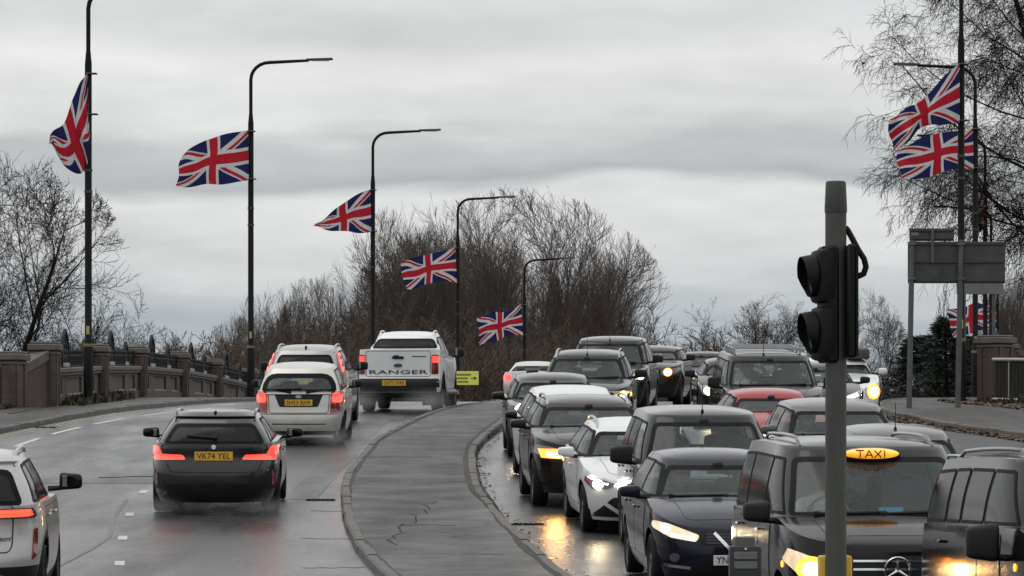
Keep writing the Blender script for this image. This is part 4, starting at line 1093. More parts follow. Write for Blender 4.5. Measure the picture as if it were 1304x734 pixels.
# the wood over the crest: each tree of its own
for i, (px, Y, top, m, rz, wx, lb) in enumerate([
        (310, 290, 410, 2, .3, .62, 'brown bare tree ending the wood just right of the second lamp column'), (350, 300, 378, 0, 1.2, .6, 'brown bare tree in the wood above the silver sport utility car'),
        (393, 305, 362, 2, 2.2, .6, 'brown bare tree in the wood left of the third lamp column'), (436, 300, 350, 0, 3.1, .6, 'brown bare tree rising just left of the third lamp column'),
        (540, 300, 268, 0, 4.4, .68, 'tall domed tree above the pickup, between the third and fourth lamp columns'), (560, 285, 290, 1, .9, .55, 'pale stemmed birch in the wood left of the fourth lamp column'),
        (652, 305, 250, 2, 2.7, 1.02, 'tallest rounded brown tree, between the fourth and fifth lamp columns'), (610, 280, 300, 1, 2.3, .55, 'pale stemmed birch between the fourth and fifth lamp columns'),
        (735, 300, 318, 0, 1.7, .55, 'rounded brown tree just right of the fifth lamp column'), (768, 295, 348, 2, 3.9, .5, 'lower brown tree at the right end of the wood')]):
    tree_at('bare_tree', fans[m], px, Y, top, HF[m], rz, wx, label=lb, cat='tree', group='bare trees of the wood over the crest')
rnd = random.Random(77)
for i in range(44):
    px = 275 + (i * 13.1) % 575; Y = rnd.uniform(235, 290); m = i % 3; top = rnd.uniform(418, 455) - (16 if 420 < px < 780 else 0)
    tree_at('bare_shrub', shrubs[m], px, Y, top, HS[m], rnd.uniform(0, 6.28), rnd.uniform(1.0, 1.4), label='bare brown shrub in the thicket under the wood over the crest', cat='shrub', group='shrubs of the thicket over the crest')
for px, Y, top, m, rz, wx, lb in ((878, 380, 390, 1, .5, .85, 'small round bare tree standing alone right of the wood'), (990, 400, 386, 0, 2.2, .8, 'bare tree behind the left side of the traffic signal'), (935, 430, 418, 1, 3.0, 1.4, 'low bare tree in the distance left of the traffic signal'),
        (1096, 330, 378, 0, 4.0, .62, 'bare tree just right of the traffic signal'), (1140, 380, 440, 1, 1.1, 1.0, 'low bare tree between the traffic signal and the conifer')):
    tree_at('bare_tree', oaks[m], px, Y, top, HO[m], rz, wx, label=lb, cat='tree')
for i, px in enumerate((1075, 1105, 1128, 1150, 1166, 1140, 1180)):
    tree_at('bare_shrub', shrubs[i % 3], px, 235 + 6 * i, 482 - 6 * (i % 3), HS[i % 3], i, 1.2, label='brown shrub in the scrub between the traffic signal and the conifer', cat='shrub', group='scrub left of the conifer')
tree_at('poplar', pops[0], 1201, 260, 352, HP[0], 0, .9, label='narrow upright bare poplar behind the conifer', cat='tree')
for px, Y, top, rz, lb in ((1294, 240, 350, 1, 'bare tree with upright twigs above the dark grey fence'), (1332, 225, 330, 2.5, 'bare tree at the right edge above the dark grey fence')):
    tree_at('bare_tree', fans[1], px, Y, top, HF[1], rz, .42, label=lb, cat='tree')
# overhanging birches by the far pavement: trunks stand right of the frame
DEADL = M('clinging dead leaf', (.10, .052, .030), .7, var=.4, vs=1)
def clinging(ms, n, seed):
    rnd = random.Random(seed); vs = ms[1].vertices; V, Q = [], []; k = len(vs)
    for i in range(n):
        p = vs[rnd.randrange(k)].co; s = rnd.uniform(.03, .06); a = Vector((rnd.gauss(0, 1), rnd.gauss(0, 1), rnd.gauss(0, 1))).normalized() * s; b = a.orthogonal().normalized() * s * .7; j = len(V)
        V += [p - a, p + b, p + a, p - b]; Q.append((j, j+1, j+2, j+3))
    return quadmesh('', V, Q, DEADL)
leafm = clinging(droops[0], 900, 2)
for X, Y, z, rz, s, lb in ((21.6, 142, -1.8, .6, 1.38, 'big overhanging birch with drooping twigs and a few dead leaves at the upper right'), (29.5, 160, -1.8, 2.5, 1.35, 'second birch behind the overhanging one, its twigs tangled round the far lamp columns')):
    r = plant_tree('birch_tree', droops[0], (X, Y, z), rz, s, label=lb, cat='tree'); link('dead_leaves', leafm, r)
# conifer
def conifer(seed, H=9.0, R0=2.6):
    rnd = random.Random(seed); b = bmesh.new(); tube(b, [(0, 0, 0), (.05, 0, H * .5), (0, 0, H)], [.17, .10, .02], 7); V, Q = [], []
    n = 620
    for i in range(n):
        t = (i + rnd.random()) / n; z = .2 + (H - .25) * t; r = R0 * (1 - t) ** .8 * rnd.uniform(.45, 1.2) + .12; a = i * 2.39996 + rnd.uniform(-.4, .4); lift = rnd.uniform(-.35, .25)
        for j in range(11):
            s = rnd.uniform(.15, 1.0); bp_ = Vector((math.cos(a) * r * s, math.sin(a) * r * s, z + lift * r * s * s))
            for q in range(3):
                d = Vector((math.cos(a) + rnd.gauss(0, .6), math.sin(a) + rnd.gauss(0, .6), rnd.gauss(-.05, .35))).normalized(); l = rnd.uniform(.10, .30); sd = d.cross(Vector((rnd.gauss(0, 1), rnd.gauss(0, 1), rnd.gauss(0, 1)))).normalized() * rnd.uniform(.012, .03); k = len(V)
                V += [bp_ - sd, bp_ + sd, bp_ + d * l + sd * .3, bp_ + d * l - sd * .3]; Q.append((k, k+1, k+2, k+3))
    me = bpy.data.meshes.new('trunk'); b.to_mesh(me); b.free(); me.materials.append(BARK)
    return me, quadmesh('', V, Q, M('conifer needles', (.026, .036, .024), .75, var=.45, vs=1.2))
cons = [conifer(3), conifer(6, 7, 3.0)]
for px, Y, top, i, rz, wx, lb in ((1204, 228, 404, 0, 0, 1.35, 'dark evergreen conifer behind the sign posts'), (1168, 235, 428, 1, 1, 1.25, 'smaller dark evergreen left of the taller conifer'), (1232, 240, 428, 1, 2.1, 1.0, 'dark evergreen behind the red brick pier')):
    tree_at('conifer_tree', cons[i], px, Y, top, (9.0, 7.0)[i], rz, wx, label=lb, cat='tree')
# low wooded bank closing the view under the trees
V, Q = [], []; bxs = np.linspace(-60, 90, 61); 
for j, (yy, hh) in enumerate(((325, 0), (345, .6), (365, 1), (400, 1.1))):
    for x in bxs:
        e_ = 1 if -30 < x < 14 else max(.25, 1 - (abs(x + 8) - 22) / 30); V.append((x, yy + 4 * math.sin(x * .3), -2.3 + hh * (8.2 * e_ + 1.1 * math.sin(x * .41) + .6 * math.sin(x * 1.3))))
for j in range(3):
    for i in range(60): Q.append((j*61 + i, j*61 + i + 1, (j+1)*61 + i + 1, (j+1)*61 + i))
quadmesh('hill', V, Q, SOIL, None, True, kind='structure')

# ------------------------------------------------------------------ the vehicles, nearest lane first
BLACK = paint('black paint', (.0045, .0045, .005), 0, .14, .09, coat=.42, spec=.1)
NAVY = paint('blue black paint', (.009, .010, .021), .1, .14, .10, coat=.4, spec=.1)
WHITE = paint('white paint', (.72, .73, .73), 0, .30, .5)
SILVERL = paint('silver white paint', (.44, .44, .43), .35, .3, .5)
PEARL = paint('off white paint', (.60, .60, .58), .1, .32, .65)
SILVER = paint('silver paint', (.34, .34, .335), .6, .34, .55)
SILVERW = paint('pale silver paint', (.56, .55, .51), .35, .34, .55)
GREYG = paint('grey green paint', (.040, .046, .043), .3, .32, .35)
GREY = paint('mid grey paint', (.085, .088, .09), .5, .32)
DGREY = paint('dark grey paint', (.010, .0105, .011), .2, .15, .11, coat=.42, spec=.1)
BRONZE = paint('dark bronze paint', (.016, .0125, .010), .2, .15, .14, coat=.42, spec=.1)
RED = paint('red paint', (.30, .010, .012), 0, .2, .1, coat=.4, spec=.1)
Q_RIGHT = 'oncoming vehicles queuing on the far carriageway'
Q_LEFT = 'vehicles driving away up the near carriageway'
HATCH = dict(L=4.35, W=1.78, H=1.50, R=.32, fa=.88, ra=3.55, hood=[(0, .66), (.12, .74), (.45, .85), (1.05, .96), (1.3, .99), (2.5, 1.0), (3.9, 1.03), (4.35, 1.0)],
             cowl=1.15, r0=1.95, r1=3.75, tail=4.2, wt=.66, bp=[2.42], coff=.42)
SUV = dict(L=4.55, W=1.86, H=1.65, R=.36, tw=.23, gc=.22, fa=.90, ra=3.62, hood=[(0, .80), (.10, .92), (.4, 1.0), (1.1, 1.08), (1.35, 1.11), (2.6, 1.12), (4.1, 1.15), (4.55, 1.12)],
           cowl=1.2, r0=1.95, r1=4.05, tail=4.42, wt=.70, bp=[2.45, 3.45], coff=.38,
           front=[(.2, .12), (.35, .02), (.55, 0), (.75, .01), (.9, .05), (1.1, .16)], rear=[(.2, .12), (.38, .02), (.6, 0), (.9, .02), (1.1, .05), (1.3, .1)],
           side=[(.2, .91), (.34, .955), (.55, .992), (.75, 1.0), (1.0, .985), (1.15, .96), (1.5, .93)])
VAN = dict(L=5.1, W=1.93, H=1.91, R=.34, tw=.22, gc=.22, fa=.95, ra=4.1, hood=[(0, .92), (.10, 1.0), (.4, 1.08), (.85, 1.17), (1.1, 1.2), (5.1, 1.2)],
           cowl=.95, r0=1.85, r1=4.85, tail=5.06, wt=.80, wb=.95, mr=18, cmr=16, cnx=4.2, nx=3.6, bp=[2.35, 3.75], coff=.22, aoff=.26, tl=.05, th=.87, seatd=2.15, camber=.03, wwf=.90,
           front=[(.2, .1), (.35, .01), (.55, 0), (.8, .02), (1.0, .08), (1.2, .2)], rear=[(.2, .06), (.4, 0), (1.2, .02)],
           side=[(.2, .92), (.34, .96), (.6, .995), (.9, 1.0), (1.15, .985), (1.3, .96)])
def grille_bars(c, poly, n, mat, z0, z1, hw, vertical=False):
    b = None
    for i in range(n):
        if vertical:
            x = -hw + 2 * hw * (i + .5) / n; q = strip([(x, z0), (x, z1)], .018)
        else:
            z = z0 + (z1 - z0) * (i + .5) / n; q = strip([(-hw, z), (hw, z)], .018)
        bm = c.patch('F', q, eps=.012, depth=.01, cell=.12)
        if b is None: b = bm
        else:
            me = bpy.data.meshes.new('t'); bm.to_mesh(me); bm.free(); b.from_mesh(me); bpy.data.meshes.remove(me)
    return b
def face(c, head, hmat=LENS, grille=None, bars=0, barmat=CHROME, vertical=False, intake=None, plate=None, ptxt=None, fog=None, lit=None, litside=(1, -1), seam=True):
    """front of a car: lamps, grille with bars, lower intake, plate"""
    for sg in (1, -1):
        h = c.add('headlight', 'F', rpoly([(q[0]*sg, q[1]) for q in head], .03), hmat, eps=.008, depth=.02, bulge=.01)
        if lit and sg in litside:
            for k_, (poly, m) in enumerate(lit): c.add('lamp_core', 'F', [(q[0]*sg, q[1]) for q in poly], m, parent=h, eps=.016 + .007 * k_, depth=.01)
    if grille:
        g = c.add('grille', 'F', rpoly(grille, .03), PLASTIC, eps=.006, depth=.015)
        zs = [q[1] for q in grille]; hw = max(q[0] for q in grille) * .9
        if bars: obj('grille_bar', grille_bars(c, grille, bars, barmat, min(zs) + .01, max(zs) - .01, hw * .92, vertical), barmat, g, 40)
    if intake: c.add('lower_intake', 'F', rpoly(intake, .04), PLASTIC, eps=.006, depth=.015)
    if fog:
        for sg in (1, -1): c.add('fog_lamp', 'F', [(q[0]*sg, q[1]) for q in fog], LENS, eps=.008, depth=.012)
    if plate is not None: c.plate('F', 0, plate, ptxt)

# 1 blue-black hatchback
c = Car('parked_car'.replace('parked_', 'hatchback_'), 'dark blue black hatchback with a V shaped chrome grille and one bright headlight', 'car', Q_RIGHT, NAVY, **{**HATCH, 'L': 4.39, 'H': 1.50, 'wt': .67})
face(c, [(.40, .655), (.44, .585), (.70, .625), (.865, .72), (.86, .80), (.72, .775)], LENSHALO, [(-.38, .55), (.38, .55), (.40, .69), (-.40, .69)], 4, DARKALLOY, intake=[(-.62, .22), (.62, .22), (.50, .33), (-.50, .33)], plate=.39, ptxt='YN17 KXT',
     lit=[(circ(.745, .715, .045), HEADW), ([(.46, .605), (.69, .645), (.69, .665), (.46, .625)], DRL)], litside=(1,))
for sg in (1, -1):
    c.add('chrome_strip', 'F', [(q[0]*sg, q[1]) for q in strip([(.245, .68), (.085, .515)], .035)], CHROME, eps=.022, depth=.02)
    c.add('bumper_trim', 'F', [(q[0]*sg, q[1]) for q in strip([(.50, .30), (.80, .325)], .03)], CHROME, eps=.008, depth=.012)
c.add('air_dam', 'F', rpoly([(-.74, .20), (.74, .20), (.70, .255), (-.70, .255)], .02), PLASTIC, eps=.007, depth=.015)
for sg in (1, -1): c.add('fog_lamp', 'F', circ(.66 * sg, .41, .05), LENSD, eps=.008)
c.add('lamp_core', 'F', circ(-.745, .715, .04), HEADW, eps=.014, depth=.01)
c.add('badge', 'F', circ(0, .615, .055), CHROME, eps=.02, depth=.015)
c.bonnet(.60); c.doors(); c.mirror(w=.23, h=.15, mat=NAVY, z=1.06); c.wipers()
c.place(2.45, 47.9, -.07, True); CARS = {'nissan': c}

# 2 black taxi
c = Car('taxi', 'black people carrier taxi with a lit amber sign on its roof', 'taxi', Q_RIGHT, BLACK, **{**VAN, 'sg2': GLASSD, 'rg': GLASSD})
face(c, [(.48, .79), (.50, .63), (.78, .66), (.94, .84), (.90, .97), (.72, .88)], LENSHALO, [(-.46, .66), (.46, .66), (.47, .90), (-.47, .90)], 3, CHROME, intake=[(-.66, .30), (.66, .30), (.58, .46), (-.58, .46)], plate=.53, ptxt=None,
     lit=[(circ(.735, .775, .115), INDIC), (circ(.73, .77, .075), HEADY), (circ(.60, .86, .045), INDIC)], litside=(1, -1))
b = bmesh.new(); h = c.hit('F', 0, .77)[0] + Vector((0, .03, 0))
pts = [h + Vector((.115 * math.cos(a), 0, .115 * math.sin(a))) for a in np.linspace(0, 2*math.pi, 29)]; tube(b, pts, .011, 6)
for a in (90, 210, 330): tube(b, [h, h + Vector((.112 * math.cos(R_(a)), 0, .112 * math.sin(R_(a))))], [.018, .005], 6)
obj('badge', b, CHROME, c.root, 50)
c.bonnet(.66); c.doors(front=1.5); c.mirror(d=1.28, z=1.25, w=.24, h=.21, dp=.14, indicator=None); c.wipers()
for d, z in ((.72, .80),): 
    c.sides('side_indicator', circ(d, z, .03), INDIC, eps=.01)
c.rails(BLACK, .80)
# roof sign
s = bmesh.new(); q = Vector((0, c.Y(1.72), 1.685))
bmesh.ops.create_uvsphere(s, u_segments=32, v_segments=14, radius=1); bmesh.ops.scale(s, vec=(.285, .11, .075), verts=s.verts[:]); bmesh.ops.translate(s, vec=q + Vector((0, 0, .075)), verts=s.verts[:])
sg_ = obj('roof_sign', s, M('sign shell', (.05, .018, .01), .4), c.root, 60)
s = bmesh.new(); bmesh.ops.create_uvsphere(s, u_segments=32, v_segments=14, radius=1); bmesh.ops.scale(s, vec=(.262, .10, .056), verts=s.verts[:]); bmesh.ops.translate(s, vec=q + Vector((0, .036, .085)), verts=s.verts[:])
obj('lit_panel', s, lamp('taxi sign amber', (1, .37, .012), 1.0, (.9, .45, .03), 5), sg_, 60)
t = bmesh.new(); H_ = .034
def stroke(x0, z0, x1, z1):
    n = 5; w = .011; l = math.hypot(x1-x0, z1-z0); nx, nz = -(z1-z0)/l*w/2, (x1-x0)/l*w/2; row = []
    for i in range(n + 1):
        for sg in (1, -1):
            x, z = x0 + (x1-x0)*i/n + nx*sg, z0 + (z1-z0)*i/n + nz*sg
            row.append(t.verts.new(q + Vector((-x, .036 + .10 * math.sqrt(max(0, 1 - (x/.262)**2 - (z/.056)**2)) + .006, .085 + z))))
    for i in range(n): t.faces.new((row[2*i], row[2*i+1], row[2*i+3], row[2*i+2]))
for a0 in ((-.15, H_, -.075, H_), (-.1125, H_, -.1125, -H_), (-.065, -H_, -.03, H_), (-.03, H_, .005, -H_), (-.052, -.010, -.008, -.010), (.02, H_, .085, -H_), (.085, H_, .02, -H_), (.115, H_, .115, -H_)): stroke(*a0)
bmesh.ops.solidify(t, geom=t.faces[:], thickness=.003)
obj('lettering', t, M('sign lettering', (.06, .02, .005), .5), sg_)
b = bmesh.new(); h = c.hit('F', -.10, 1.27, c.cabtree)[0]; bx(b, h + Vector((0, -.02, 0)), (.22, .01, .05)); obj('windscreen_sticker', b, M('blue sticker', (.12, .42, .60), .6), c.root)
c.place(3.41, 38.9, -.062, True); CARS['taxi'] = c

# 3 black van cut by the right edge
c = Car('passenger_van', 'black passenger van at the edge of the photo with a tall boxy door mirror', 'van', Q_RIGHT, BLACK, **{**VAN, 'H': 1.81, 'bp': [2.4, 3.3, 3.9], 'sg2': GLASSD, 'rg': GLASSD, 'r0': 1.75, 'cowl': 1.0})
face(c, [(.50, .84), (.52, .66), (.80, .68), (.94, .86), (.90, 1.0), (.72, .92)], LENSHALO, [(-.46, .70), (.46, .70), (.47, .92), (-.47, .92)], 3, CHROME, lit=[(circ(.74, .80, .085), HEADW)], intake=[(-.66, .30), (.66, .30), (.58, .46), (-.58, .46)], plate=.53)
c.bonnet(.66); c.doors(front=1.55); c.mirror(d=1.35, z=1.09, w=.25, h=.31, dp=.13, out=.05)
c.sides('side_indicator', circ(1.02, .90, .03), INDIC, eps=.01); c.wipers(); c.rails(BLACK, .82)
c.place(4.94, 33.0, -.105, True); CARS['van3'] = c

# 4 dark compact people carrier behind the hatchback
c = Car('people_carrier', 'tall dark grey people carrier with a large black mirror behind the blue black hatchback', 'people carrier', Q_RIGHT, DGREY,
        **{**VAN, 'L': 4.4, 'W': 1.81, 'H': 1.79, 'fa': .9, 'ra': 3.6, 'tail': 4.34, 'r1': 4.1, 'cowl': 1.05, 'r0': 1.75, 'bp': [2.3, 3.3], 'wt': .74, 'hood': [(0, .86), (.1, .95), (.4, 1.02), (.9, 1.10), (1.15, 1.13), (4.4, 1.16)]})
face(c, [(.52, .82), (.52, .66), (.80, .68), (.88, .86), (.85, .96), (.70, .90)], LENSHALO, [(-.45, .66), (.45, .66), (.46, .84), (-.46, .84)], 3, CHROME, lit=[(circ(.76, .77, .075), HEADW)], plate=.5, intake=[(-.6, .3), (.6, .3), (.5, .45), (-.5, .45)])
c.bonnet(.62); c.doors(); c.mirror(d=1.35, z=1.24, w=.27, h=.25, dp=.14); c.wipers(); c.aerial(d=1.9, x=0, h=.36)
c.place(2.48, 53.2, -.055, True); CARS['mpv'] = c

# 5 white hatchback
c = Car('hatchback_car', 'clean white hatchback with slim bright headlights and a wide black lower grille', 'car', Q_RIGHT, WHITE, **{**HATCH, 'L': 4.37, 'W': 1.79, 'H': 1.45, 'hood': [(0, .64), (.12, .72), (.45, .83), (1.05, .93), (1.3, .96), (2.5, .98), (3.9, 1.02), (4.37, 1.0)]})
face(c, [(.26, .66), (.30, .615), (.62, .61), (.74, .56), (.86, .70), (.84, .80), (.62, .72)], LENSD, [(-.28, .62), (.28, .62), (.26, .67), (-.26, .67)], 0, intake=None,
     lit=[(strip([(.30, .645), (.64, .675)], .022), DRL), (circ(.70, .665, .06), HEADW), (strip([(.64, .675), (.80, .755)], .02), DRL)])
c.add('lower_grille', 'F', rpoly([(-.80, .24), (.80, .24), (.52, .50), (-.52, .50)], .04), PLASTIC, eps=.006, depth=.015)
for sg in (1, -1): c.add('bumper_trim', 'F', [(q[0]*sg, q[1]) for q in strip([(.62, .42), (.34, .235)], .045)], WHITE, eps=.014, depth=.02)
c.add('badge', 'F', circ(0, .66, .05, sx=1.4), CHROME, eps=.014)
c.plate('F', 0, .42, None); c.bonnet(.62); c.doors(); c.mirror(w=.22, h=.15, mat=WHITE, z=1.03); c.wipers(); c.rails(xo=.93)
c.place(1.86, 58.1, -.07, True); CARS['corolla'] = c

# 6 dark bronze SUV
c = Car('sport_utility_car', 'dark bronze sport utility car with a glowing amber headlight behind the white hatchback', 'car', Q_RIGHT, BRONZE, **{**SUV, 'H': 1.56, 'L': 4.5})
face(c, [(.44, .84), (.46, .72), (.72, .72), (.90, .80), (.88, .92), (.70, .90)], LENSD, [(-.44, .46), (.44, .46), (.48, .86), (-.48, .86)], 9, DARKALLOY, True, intake=[(-.66, .26), (.66, .26), (.58, .40), (-.58, .40)], plate=.50,
     lit=[([(.46, .725), (.80, .735), (.84, .86), (.48, .85)], INDIC), ([(.50, .745), (.70, .745), (.74, .81), (.52, .81)], HEADY), ([(.46, .81), (.76, .81), (.78, .86), (.48, .86)], INDIC)], litside=(1,))
c.bonnet(.62); c.doors(); c.mirror(w=.23, h=.15, mat=BRONZE, z=1.17); c.wipers(); c.rails(xo=.92)
c.place(1.25, 63.6, -.06, True); CARS['ds'] = c

# 7 white roofed car behind it
c = Car('saloon_car', 'white roofed car mostly hidden behind the dark bronze one', 'car', Q_RIGHT, WHITE, **{**HATCH, 'L': 4.25, 'W': 1.80, 'H': 1.50})
face(c, [(.45, .74), (.48, .62), (.80, .64), (.86, .80)], LENS, [(-.4, .5), (.4, .5), (.42, .68), (-.42, .68)], 3, lit=[(circ(.68, .68, .05), DRL)], plate=.4)
c.mirror(w=.2, h=.14, mat=BLACK, z=1.06); c.wipers(); c.place(1.08, 69.4, -.05, True); CARS['white7'] = c

# 8 small round-lamped hatchback
c = Car('compact_car', 'small grey green hatchback with a round ring headlight and black roof beside the central island', 'car', Q_RIGHT, GREYG,
        **{**HATCH, 'L': 3.95, 'W': 1.74, 'H': 1.44, 'R': .31, 'ra': 3.3, 'cowl': 1.12, 'r0': 1.72, 'r1': 3.55, 'tail': 3.85, 'wt': .70, 'bp': [2.3], 'clad': .34, 'roofmat': BLACK, 'cnx': 4,
           'hood': [(0, .74), (.12, .86), (.45, .93), (1.05, .98), (1.3, .99), (2.5, 1.0), (3.95, 1.02)]})
face(c, circ(.60, .80, .155, sx=.9), LENSD, [(-.36, .46), (.36, .46), (.42, .68), (-.42, .68)], 3, CHROME, intake=[(-.6, .24), (.6, .24), (.5, .36), (-.5, .36)], plate=.40)
for sg in (1, -1):
    ring = [(.60*sg + .13*.9*math.cos(a), .80 + .13*math.sin(a)) for a in np.linspace(R_(30), R_(330), 15)] if sg > 0 else [(-.60 - .13*.9*math.cos(a), .80 + .13*math.sin(a)) for a in np.linspace(R_(30), R_(330), 15)]
    b = bmesh.new(); P = [c.hit('F', *q) for q in ring]; tube(b, [q[0] + q[1]*.02 for q in P if q], .024, 6); obj('ring_lamp', b, DRL, c.root, 60)
    c.add('fog_lamp', 'F', circ(.62*sg, .42, .06), LENS, eps=.01)
c.bonnet(.56, .2); c.doors(); c.mirror(w=.21, h=.15, mat=BLACK, z=1.06); c.wipers()
c.place(.79, 77.8, -.03, True); CARS['mini'] = c

# 9 grey SUV with rails, 10 larger dark SUV, 11 brown SUV with waterfall grille, 12, 13 saloons
c = Car('sport_utility_car', 'grey sport utility car with silver roof rails above the small ring lamped hatchback', 'car', Q_RIGHT, DGREY, **{**SUV, 'H': 1.67})
face(c, [(.46, .92), (.48, .80), (.80, .80), (.90, .94)], LENS, [(-.42, .62), (.42, .62), (.46, .90), (-.46, .90)], 4, CHROME, lit=[(circ(.76, .86, .06), HEADY), (strip([(.56, .82), (.86, .90)], .03), INDIC)], plate=.5, litside=(-1,))
c.mirror(w=.24, h=.18, z=1.22); c.doors(); c.wipers(); c.rails(xo=.95); c.aerial(d=2.0, h=.4); c.place(1.37, 84.8, .06, True); CARS['suv9'] = c
c = Car('sport_utility_car', 'large black sport utility car with the highest roof in the lane beside the central island', 'car', Q_RIGHT, DGREY, **{**SUV, 'H': 1.74, 'L': 4.7, 'W': 1.92, 'wt': .72})
face(c, [(.48, .94), (.50, .80), (.82, .80), (.92, .96)], LENS, [(-.42, .62), (.42, .62), (.46, .90), (-.46, .90)], 4, CHROME, lit=[(circ(.80, .87, .065), HEADY), (strip([(.66, .80), (.88, .92)], .03), INDIC)], plate=.5, litside=(-1,))
c.mirror(w=.24, h=.19, z=1.24); c.doors(); c.wipers(); c.aerial(d=2.0, h=.3); c.place(2.0, 96.6, .10, True); CARS['suv10'] = c
c = Car('sport_utility_car', 'dark brown sport utility car with a slatted grille crossed by a diagonal bar', 'car', Q_RIGHT, BRONZE, **{**SUV, 'H': 1.50, 'W': 1.80})
face(c, [(.42, .90), (.44, .76), (.74, .78), (.90, .96)], LENSD, [(-.36, .60), (.36, .60), (.40, .88), (-.40, .88)], 6, CHROME, lit=[(circ(.58, .84, .10), INDIC), (circ(.58, .84, .075), HEADY)], intake=[(-.66, .28), (.66, .28), (.58, .44), (-.58, .44)], plate=.5, litside=(-1, 1))
c.add('chrome_strip', 'F', strip([(.34, .62), (-.34, .88)], .03), CHROME, eps=.022, depth=.02)
c.mirror(w=.23, h=.17, z=1.2); c.doors(); c.wipers(); c.place(3.22, 107.7, .12, True); CARS['volvo'] = c
c = Car('hatchback_car', 'black hatchback further back with unlit headlights beside the dark brown one', 'car', Q_RIGHT, BLACK, **{**HATCH, 'W': 1.8})
face(c, [(.45, .76), (.48, .66), (.80, .68), (.86, .82)], LENS, [(-.4, .52), (.4, .52), (.42, .72), (-.42, .72)], 3, plate=.42)
c.mirror(w=.2, h=.15, z=1.06); c.wipers(); c.place(5.30, 127.3, .14, True); CARS['ford12'] = c
c = Car('saloon_car', 'dark grey car farthest back in the queue with only its roof and windscreen showing', 'car', Q_RIGHT, DGREY, **{**HATCH, 'W': 1.8, 'L': 4.6, 'tail': 4.4})
face(c, [(.45, .74), (.48, .64), (.80, .66), (.86, .80)], LENS, [(-.4, .5), (.4, .5), (.42, .70), (-.42, .70)], 3); c.wipers(); c.mirror(w=.2, h=.15, z=1.06)
c.place(6.75, 140, .14, True)

# outer lane
c = Car('compact_car', 'small dark hatchback with a lit headlight peeping out beside the tall black van', 'car', Q_RIGHT, DGREY, **{**HATCH, 'H': 1.36, 'W': 1.66, 'L': 3.9, 'ra': 3.2, 'tail': 3.8, 'r1': 3.5, 'cowl': 1.1, 'r0': 1.8})
face(c, [(.42, .78), (.44, .62), (.74, .64), (.80, .84)], LENS, [(-.36, .5), (.36, .5), (.4, .68), (-.4, .68)], 2, CHROME, lit=[(circ(.62, .71, .085), HEADY)], plate=.4)
c.mirror(w=.22, h=.17, z=1.04); c.doors(); c.wipers(); c.place(4.72, 91.5, .0, True); CARS['hatch14'] = c
c = Car('passenger_van', 'tall black van with a thin mast aerial and roof rack behind the red hatchback', 'van', Q_RIGHT, BLACK, **{**VAN, 'W': 1.88, 'H': 1.77, 'hood': [(0, .90), (.10, .98), (.4, 1.05), (.85, 1.12), (1.1, 1.14), (5.1, 1.14)]})
face(c, [(.50, .84), (.52, .66), (.80, .68), (.92, .86), (.88, .98), (.72, .92)], LENS, [(-.46, .70), (.46, .70), (.47, .92), (-.47, .92)], 3, CHROME, lit=[(circ(.74, .80, .05), DRL)], plate=.53)
c.bonnet(.62); c.mirror(d=1.3, z=1.22, w=.22, h=.24); c.doors(front=1.5); c.wipers(); c.aerial(d=1.95, x=.10, h=.5)
b = bmesh.new()
for sg in (1, -1): tube(b, [(sg*.62, c.Y(2.2), 1.82), (sg*.62, c.Y(4.7), 1.82)], .02, 6)
for d in (2.4, 3.2, 4.0, 4.6): bx(b, (0, c.Y(d), 1.83), (1.3, .05, .03)); bx(b, (.62, c.Y(d), 1.78), (.05, .05, .09)); bx(b, (-.62, c.Y(d), 1.78), (.05, .05, .09))
obj('roof_rack', b, M('rail aluminium', (.45, .46, .47), .35, .8), c.root)
c.place(4.82, 80.0, -.02, True); CARS['van15'] = c
c = Car('hatchback_car', 'small red hatchback in front of the tall black van', 'car', Q_RIGHT, RED, **{**HATCH, 'L': 3.9, 'H': 1.37, 'W': 1.7, 'ra': 3.25, 'tail': 3.8, 'r1': 3.45, 'cowl': 1.1, 'r0': 1.75})
face(c, [(.45, .74), (.48, .62), (.78, .64), (.83, .80)], LENS, [(-.4, .5), (.4, .5), (.42, .68), (-.42, .68)], 3, plate=.42)
c.bonnet(.58); c.mirror(w=.2, h=.15, mat=RED, z=1.05); c.doors(); c.wipers(); c.place(4.42, 72, -.05, True); CARS['red'] = c
c = Car('estate_car', 'mid grey car with a broad windscreen behind the traffic signal pole', 'car', Q_RIGHT, GREY, **{**SUV, 'H': 1.56, 'W': 1.85, 'L': 4.4, 'hood': [(0, .74), (.1, .85), (.4, .93), (1.1, 1.02), (1.35, 1.05), (2.6, 1.07), (4.1, 1.1), (4.4, 1.08)], 'tail': 4.3, 'r1': 3.95})
face(c, [(.46, .82), (.48, .70), (.80, .72), (.90, .88)], LENS, [(-.42, .55), (.42, .55), (.46, .78), (-.46, .78)], 4, CHROME, plate=.45)
c.bonnet(.62); c.mirror(w=.22, h=.16, mat=GREY, z=1.14); c.doors(); c.wipers(); c.place(4.86, 62.2, -.06, True); CARS['grey17'] = c
c = Car('estate_car', 'grey car with a short mast aerial showing only its roof behind the lit taxi', 'car', Q_RIGHT, GREY, **{**HATCH, 'H': 1.56, 'W': 1.8})
face(c, [(.45, .74), (.48, .62), (.80, .64), (.86, .80)], LENS, [(-.4, .5), (.4, .5), (.42, .68), (-.42, .68)], 3, plate=.42); c.mirror(w=.2, h=.15, z=1.06); c.wipers(); c.aerial(d=2.15, x=.05, h=.34)
c.place(5.0, 53.3, -.06, True)
c = Car('estate_car', 'dark car with curved roof rails glimpsed over the black van at the photo edge', 'car', Q_RIGHT, DGREY, **{**SUV, 'H': 1.60})
